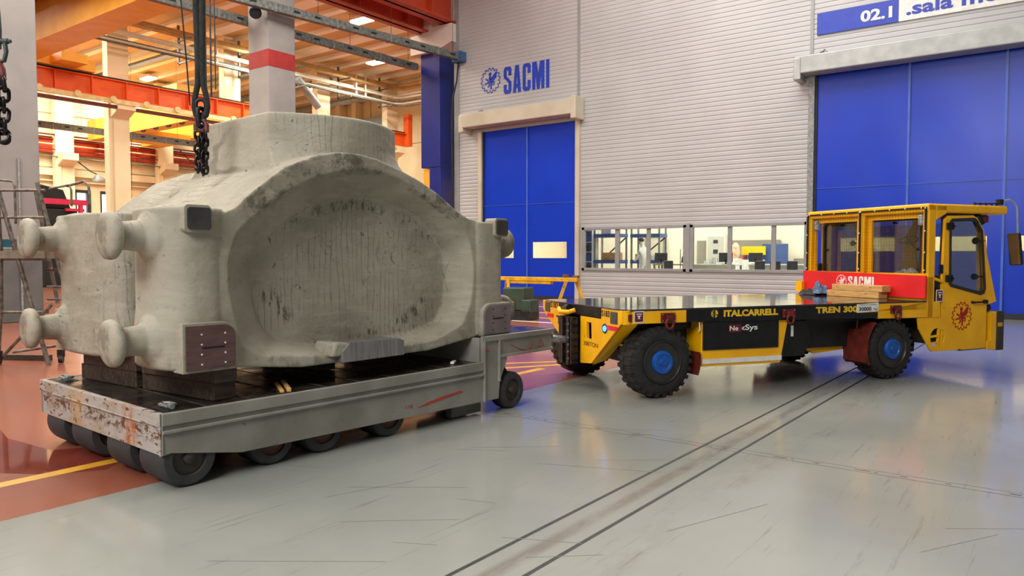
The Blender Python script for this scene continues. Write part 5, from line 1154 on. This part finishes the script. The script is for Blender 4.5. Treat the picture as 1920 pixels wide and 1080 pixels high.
# air bottle between post and door, beacon, mirror, roof cable
b = MB(); b.lathe([(0, .06), (.04, .085), (.16, .085), (.2, .05)], (4.60, .12, 1.22), (0, 0, 1), 16); b.build('air_filter', BLK, tk, smooth=50)
b = MB(); b.pu([(4.50, 1.36), (4.66, 1.32), (4.66, 1.35), (4.50, 1.40)], .0, .1); b.build('bracket_plate', YEL, tk)
b = MB(); b.lathe([(0, .07), (.09, .075), (.11, .05)], (5.62, .14, 2.19), Zv, 16); b.build('beacon', DRED, tk, smooth=40)
b = MB(); b.lathe([(0, .075), (.12, .06), (.15, .03)], (5.50, .1, 2.17), (-.5, 0, .9), 16); b.build('spot_lamp', BLK, tk, smooth=40)
b = MB(); b.tube([(5.82, .04, 2.50), (5.98, .0, 2.53), (6.06, -.01, 2.50), (6.12, -.02, 2.42), (6.135, -.03, 2.02), (6.15, -.02, 1.75)], .014, 8); b.build('mirror_arm', pm('arm_silver', (176, 190, 206), (156, 170, 190), 5, .3, .4), tk, smooth=50)
b = MB(); b.box((-.02, -.09, -.24), (.03, .09, .24)); mh = b.build('mirror', BLK, tk, bevel=.02); mh.location = (6.10, -.02, 1.80); mh.rotation_euler = (R(-2), R(-8), R(12))
b = MB(); b.box((-.026, -.078, -.225), (-.021, .078, .225)); b.build('mirror_glass', pm('mirror_silver', (168, 164, 156), (150, 146, 138), 2, .05, .9), mh)
b = MB(); b.tube([(5.3, .05, 2.455), (5.55, .05, 2.46), (5.8, .05, 2.47)], .01, 6)
for x in (5.3, 5.42, 5.54, 5.66, 5.76): b.box((x - .006, .03, 2.43), (x + .006, .05, 2.475))
b.lathe([(-.03, .05), (.05, .05)], (5.84, .05, 2.48), Zv, 12); b.build('roof_cable', BLK, tk)

# things lying on the truck deck
def on_truck(x, y, z, rz): M_ = Matrix.Translation(T0) @ Matrix.Rotation(TR_, 4, 'Z'); p = M_ @ Vector((x, y, z)); return (p.x, p.y, p.z), TR_ + rz
for (x, y, z, L_, lab) in ((4.20, 1.08, 1.0755, .96, 'pale wooden plank lying on the truck deck, the lower one of the pair'), (4.20, 1.00, 1.171, .92, 'pale wooden plank stacked on the other one against the red board')):
    b = MB(); b.box((-L_ / 2, -.09, 0), (L_ / 2, .09, .094)); 
    o = b.build('wooden_plank', WOOD, bevel=.006); lo, rz = on_truck(x - .03, y, z, 0); o.location = lo; o.rotation_euler = (0, 0, TR_ + R(92)); tag(o, lab, 'plank')
def crumple(name, w_, d_, h, seed, m, sub=26):
    n = sub; vs = []; fs = []
    for i in range(n + 1):
        for j in range(n + 1):
            x, y = i / n * 2 - 1, j / n * 2 - 1; r = max(0, 1 - (abs(x) ** 3 + abs(y) ** 3) ** (1 / 3))
            k = noise.noise(Vector((x * 2.2 + seed, y * 2.2, seed))); k2 = abs(noise.noise(Vector((x * 4.5 - seed, y * 4.5, 2 * seed))))
            vs.append((x * w_ * (1 + .14 * k), y * d_ * (1 + .2 * noise.noise(Vector((x * 2, y * 2 + seed, 4)))), .004 + h * min(1, r * 2.2) * (.55 + .6 * k + .5 * k2)))
            vs[-1] = (vs[-1][0], vs[-1][1], max(.003, vs[-1][2]))
    for i in range(n):
        for j in range(n): a = i * (n + 1) + j; fs.append((a, a + 1, a + n + 2, a + n + 1))
    b = MB(); b.add(vs, fs); o = b.build(name, m, smooth=180); s_ = o.modifiers.new('solid', 'SOLIDIFY'); s_.thickness = .004; s_.offset = 1
    o.modifiers.new('sub', 'SUBSURF').render_levels = 1; return o
o = crumple('folded_tarp', .24, .16, .10, 3.1, CLOTHD); o.location, rz = on_truck(4.12, 1.93, 1.075, 0); o.rotation_euler = (0, 0, rz + R(80)); tag(o, 'dark grey crumpled cloth lying on the truck deck before the red board', 'cloth')
o = crumple('rag', .17, .12, .20, 7.7, CLOTHB); o.location, rz = on_truck(4.13, 1.76, 1.10, 0); o.rotation_euler = (0, 0, rz + R(60)); tag(o, 'blue rag heaped on the dark cloth on the truck deck', 'rag')
o = crumple('rag', .22, .12, .09, 1.3, CLOTHG); o.location, rz = on_truck(4.60, .55, 1.42, 0); o.rotation_euler = (0, 0, rz + R(85)); tag(o, 'grey cloth behind the wire guard of the truck cab', 'cloth')

# ------------------------------------------------------------------ lifting gear
def link(b, c, ax, side_, L_, w_, r):
    """one oval chain link centred on c, long axis ax, lying in the plane of ax and side_"""
    c, ax, sd = Vector(c), Vector(ax).normalized(), Vector(side_).normalized(); pts = []; h = (L_ - w_) / 2
    for k in range(10): a = -PI / 2 + PI * k / 9; pts.append(c + ax * (h + w_ / 2 * math.sin(a) if False else h) + ax * (w_ / 2 * math.cos(a)) + sd * (w_ / 2 * math.sin(a)))
    for k in range(10): a = PI / 2 + PI * k / 9; pts.append(c - ax * h + ax * (w_ / 2 * math.cos(a)) + sd * (w_ / 2 * math.sin(a)))
    b.tube(pts, r, 8, closed=True)
def chain(b, x, y, z0, z1, L_, w_, r, ph=0):
    z = z0; k = ph; rr = random.Random(int(x * 100))
    while z > z1:
        a = (k % 2) * PI / 2 + .6 + rr.uniform(-.15, .15); link(b, (x + rr.uniform(-.004, .004), y, z - L_ / 2), (rr.uniform(-.1, .1), rr.uniform(-.1, .1), 1), (math.cos(a), math.sin(a), 0), L_, w_, r); z -= L_ - 2 * r - .002; k += 1
def px_pt(px, dist):   # world x,y on the ground heading of an image column, at a given distance
    a = R(-36.5) + math.atan((px - 960) / F); return Vector((math.sin(a) * dist, math.cos(a) * dist, 0))
SX, SY = -6.19, 3.73
lift = empty('lifting_sling', (SX, SY, 0), R(36.5), 'dark fabric round sling with an eye and chain hanging beside the crown of the casting', 'sling')
b = MB()
for k in range(2):
    s_ = -1 if k == 0 else 1
    b.tube([(s_ * .030, .02 * k, 7.2), (s_ * .030, .02 * k, 5.0), (s_ * .032, 0, 4.2), (s_ * .022, 0, 3.7), (s_ * .018, 0, 3.4), (s_ * .024, 0, 3.22), (s_ * .052, 0, 3.10), (s_ * .060, 0, 3.02), (s_ * .045, 0, 2.95), (0, 0, 2.915)], [.032, .032, .030, .030, .028, .026, .025, .025, .025, .025], 12)
b.build('sling_strap', SLING, lift, smooth=60)
b = MB(); link(b, (0, 0, 3.02), (0, 0, 1), (1, .3, 0), .13, .08, .018); link(b, (0, 0, 2.93), (0, 0, 1), (.3, 1, 0), .16, .085, .02); link(b, (0, 0, 2.87), (0, 0, 1), (1, 0, 0), .11, .08, .018); b.build('master_link', DSTEEL, lift, smooth=60)
b = MB(); b.tube([(-.045, 0, 2.80), (-.048, 0, 2.86), (-.03, 0, 2.90), (.03, 0, 2.90), (.048, 0, 2.86), (.045, 0, 2.80)], .022, 10); b.tube([(-.06, 0, 2.81), (.06, 0, 2.81)], .016, 8); b.build('shackle', CRED, lift, smooth=60)
b = MB(); chain(b, -.030, 0, 2.82, 2.50, .085, .052, .012); chain(b, .028, 0, 2.81, 2.50, .085, .052, .012, 1); chain(b, .0, .03, 2.80, 2.50, .085, .052, .012)
b.tube([(-.06, 0, 2.478), (0, 0, 2.475), (.05, 0, 2.49)], .018, 8); b.build('chain', CHAIN, lift, smooth=60)
# left chain sling
q = px_pt(8, 5.2)
l2 = empty('chain_sling', q, R(36.5), 'dark wire sling with a shackle and a doubled chain hanging at the left edge', 'sling')
b = MB(); b.tube([(-.05, 0, 7.0), (-.02, 0, 3.3), (-.012, 0, 2.98), (-.012, 0, 2.88)], [.025, .025, .032, .028], 12); b.build('wire_sling', pm('sling_green', (62, 70, 66), (40, 46, 44), 20, .7, stretch=(6, 6, 1)), l2, smooth=60)
b = MB(); b.tube([(-.04, 0, 2.92), (.06, 0, 2.92)], .016, 10); b.tube([(.055, 0, 2.92), (.075, 0, 2.92)], .011, 8); b.tube([(-.035, 0, 2.92), (-.03, 0, 2.86), (.0, 0, 2.80), (.035, 0, 2.81), (.048, 0, 2.86), (.04, 0, 2.92)], .012, 10); b.build('shackle', pm('shackle_green', (66, 80, 76), (48, 58, 56), 9, .5, .3), l2, smooth=60)
b = MB(); b.tube([(-.03, 0, 2.84), (.0, 0, 2.81), (.02, 0, 2.76), (.03, 0, 2.70)], [.018, .02, .02, .014], 8); b.tube([(-.03, 0, 2.84), (-.03, 0, 2.72)], .015, 8); b.build('hook', CRED, l2, smooth=60)
b = MB(); chain(b, -.028, 0, 2.74, 2.40, .082, .05, .0105); chain(b, .024, 0, 2.72, 2.40, .082, .05, .0105, 1); link(b, (0, 0, 2.375), (1, 0, .05), (0, .3, 1), .10, .048, .0105); b.build('chain', CHAIN, l2, smooth=60)
# thin ropes and pendant cable hanging by the main sling
for (px, d_, z0, z1, r, lb) in ((383, 20, 6.5, 16.9, .017, 'leftmost thin black rope hanging right of the fabric sling'), (393, 20, 5.7, 16.9, .017, 'second thin black rope right of the fabric sling'), (402, 20, 5.6, 16.9, .024, 'thicker third black rope right of the fabric sling'), (410, 20, 5.8, 16.9, .017, 'rightmost thin black rope right of the fabric sling')):
    q = px_pt(px, d_); b = MB(); b.tube([(0, 0, z0), (0, 0, z1)], r, 6); o = b.build('hanging_rope', DSTEEL); o.location = (q.x, q.y, 0); tag(o, lb, 'rope')
q = px_pt(334, 12); q1 = px_pt(362, 12); b = MB(); b.tube([(0, 0, 7.3), ((q1 - q) * .35 + Vector((0, 0, 5.9))), ((q1 - q) * .8 + Vector((0, 0, 4.6))), ((q1 - q) + Vector((0, 0, 3.9)))], .012, 6); o = b.build('pendant_cable', DSTEEL, smooth=60); o.location = q; tag(o, 'thin slanting dark cable left of the fabric sling', 'cable')

# ------------------------------------------------------------------ steel access trestle at the left
def trestle():
    e = empty('access_trestle', (-13.05, 4.75, 0), R(36.5), 'worn steel access ladder frame on castors in front of the grey column', 'ladder')
    FR_ = pm('worn_tube', (120, 112, 100), (70, 64, 58), 12, .5, .3)
    # local x to the image right, y away
    K = 13.9 / 1400.0
    P = lambda px, py, y=0: ((px - 38) * K, y, 1.7 - (py - 480) * K)
    def t(name, pts, r=.028): MB().tube(pts, r, 8).build(name, FR_, e, smooth=60)
    t('post', [P(8, 366), P(12, 470), P(10, 560), P(2, 648)], .035); t('rail', [P(8, 366), P(84, 657)], .035)
    t('post', [P(72, 366), P(118, 560), P(128, 600)], .03); t('post', [P(12, 372, .9), P(44, 560, .9)], .03)
    for y0, y1, yy in ((378, 378, 0), (420, 420, .0), (485, 485, .0), (568, 568, 0)): t('crossbar', [P(11, y0, 0), P(84, y1, 0)], .022)
    for z in (503, 530, 550): t('step', [P(58, z, .4), P(92, z, .4)], .02)
    t('handrail', [P(4, 368), P(14, 362), P(34, 364), P(37, 372), P(37, 430)], .018); t('handrail', [P(66, 372, .4), P(98, 366, .4), P(101, 374, .4), P(101, 400, .4)], .018); t('handrail', [P(82, 366, .6), P(110, 358, .6), P(118, 366, .6), P(119, 395, .6)], .022)
    t('brace', [P(12, 636), P(90, 556)], .026); t('brace', [P(0, 636, .4), P(110, 620, .4)], .022)
    b = MB(); p0, p1 = P(14, 484), P(84, 472); b.box((p0[0], -.05, p0[2]), (p1[0], .5, p1[2])); b.build('platform', pm('platform_wood', (128, 122, 104), (100, 92, 76), 6, .7), e)
    b = MB(); p0, p1 = P(14, 466), P(34, 454); b.box((p0[0], .0, p0[2]), (p1[0], .3, p1[2])); b.build('tray', pm('tray_teal', (24, 92, 110), (20, 80, 96), 3, .5), e)
    for px, y in ((4, 0), (90, .2)):
        c = P(px, 655, y); b = MB(); b.lathe([(-.03, .07), (.03, .07)], (c[0], y, .075), (1, .3, 0), 14); b.box((c[0] - .04, y - .04, .1), (c[0] + .04, y + .04, .22)); b.build('castor', DSTEEL, e)
    return e
trestle()
b = MB(); b.tube([(-12.7, 5.3, 1.55), (-12.55, 5.35, 1.2), (-12.5, 5.4, .9), (-12.2, 5.5, .72), (-11.7, 5.6, .72)], .03, 8); tag(b.build('hose', BLK, smooth=60), 'black hose hanging behind the trestle', 'hose')
b = MB(); b.box((-.6, -.05, 0), (.6, .05, .09)); o = b.build('steel_bar', DWOOD); o.location = (-13.75, 4.95, 0); o.rotation_euler = (0, 0, R(30)); tag(o, 'dark bar lying on the red floor by the trestle foot', 'bar')
# rack with coiled things behind the trestle
e = empty('parts_rack', (-22.0, 12.0, 0), R(36.5), 'cluttered parts rack seen between the trestle and the far column of the casting', 'rack')
for x in (-.5, .5): MB().box((x - .04, -.3, 0), (x + .04, .3, 3.2)).build('post', MC['worn_tube'], e)
for k, z in enumerate((.5, 1.1, 1.7, 2.3)): MB().box((-.5, -.3, z), (.5, .3, z + .06)).build('shelf_board', MC['worn_tube'], e)
for k, z in enumerate((.56, 1.16, 1.76)):
    o = MB(); o.box((-.2, -.2, 0), (.2, .2, .34)); o = o.build('parts_bin', [DRED, SHB, WOOD][k], bevel=.02); o.location = Vector((-22.0, 12.0, z)); o.rotation_euler = (0, 0, R(36.5)); tag(o, ['dark red bin on the lowest shelf of the parts rack', 'blue bin on the middle shelf of the parts rack', 'brown bin on the upper shelf of the parts rack'][k], 'bin')

# ------------------------------------------------------------------ yellow barrier stand behind the casting and truck
e = empty('barrier_stand', (-12.95, 19.0, 0), 0, 'yellow steel support stand in front of the narrow blue door', 'stand')
BY = pm('stand_yellow', (226, 176, 30), (190, 140, 24), 4, .5, c3=(70, 60, 40), s3=8, amt3=(.66, .7))
b = MB(); b.box((-1.5, -.1, .93), (1.35, .1, 1.05)); b.box((-1.3, -.08, .84), (.4, .08, .93)); b.build('top_beam', BY, e, bevel=.01)
for x0, x1, y in ((.98, .72, -.1), (1.2, 1.5, .1), (-1.2, -1.0, -.1), (-1.4, -1.6, .1)): MB().tube([(x0, y, .95), (x1, y * 3, 0)], .06, 4).build('leg', BY, e)
b = MB(); b.lathe([(0, .1), (.1, .1)], (.9, 0, 1.05), Zv, 10); b.box((1.15, -.05, 1.05), (1.35, .05, 1.12)); b.build('top_block', pm('block_brown', (120, 84, 40), (100, 70, 34), 5, .6), e)
e = empty('machine', (-11.75, 16.2, 0), R(10), 'low dark green machine beside the yellow stand, right of the casting', 'machine')
b = MB(); b.box((-.35, -.3, .25), (.3, .3, .86)); b.box((.2, -.32, .2), (.5, .2, .55)); b.build('body', pm('machine_green', (52, 72, 56), (40, 58, 44), 4, .5), e, bevel=.03)
b = MB(); b.box((-.5, -.36, .0), (.45, .3, .25)); b.build('base', DSTEEL, e)
b = MB(); b.box((-.5, -.38, .25), (-.0, -.3, .5)); b.build('cover', LINE, e)
bpy.context.view_layer.update()
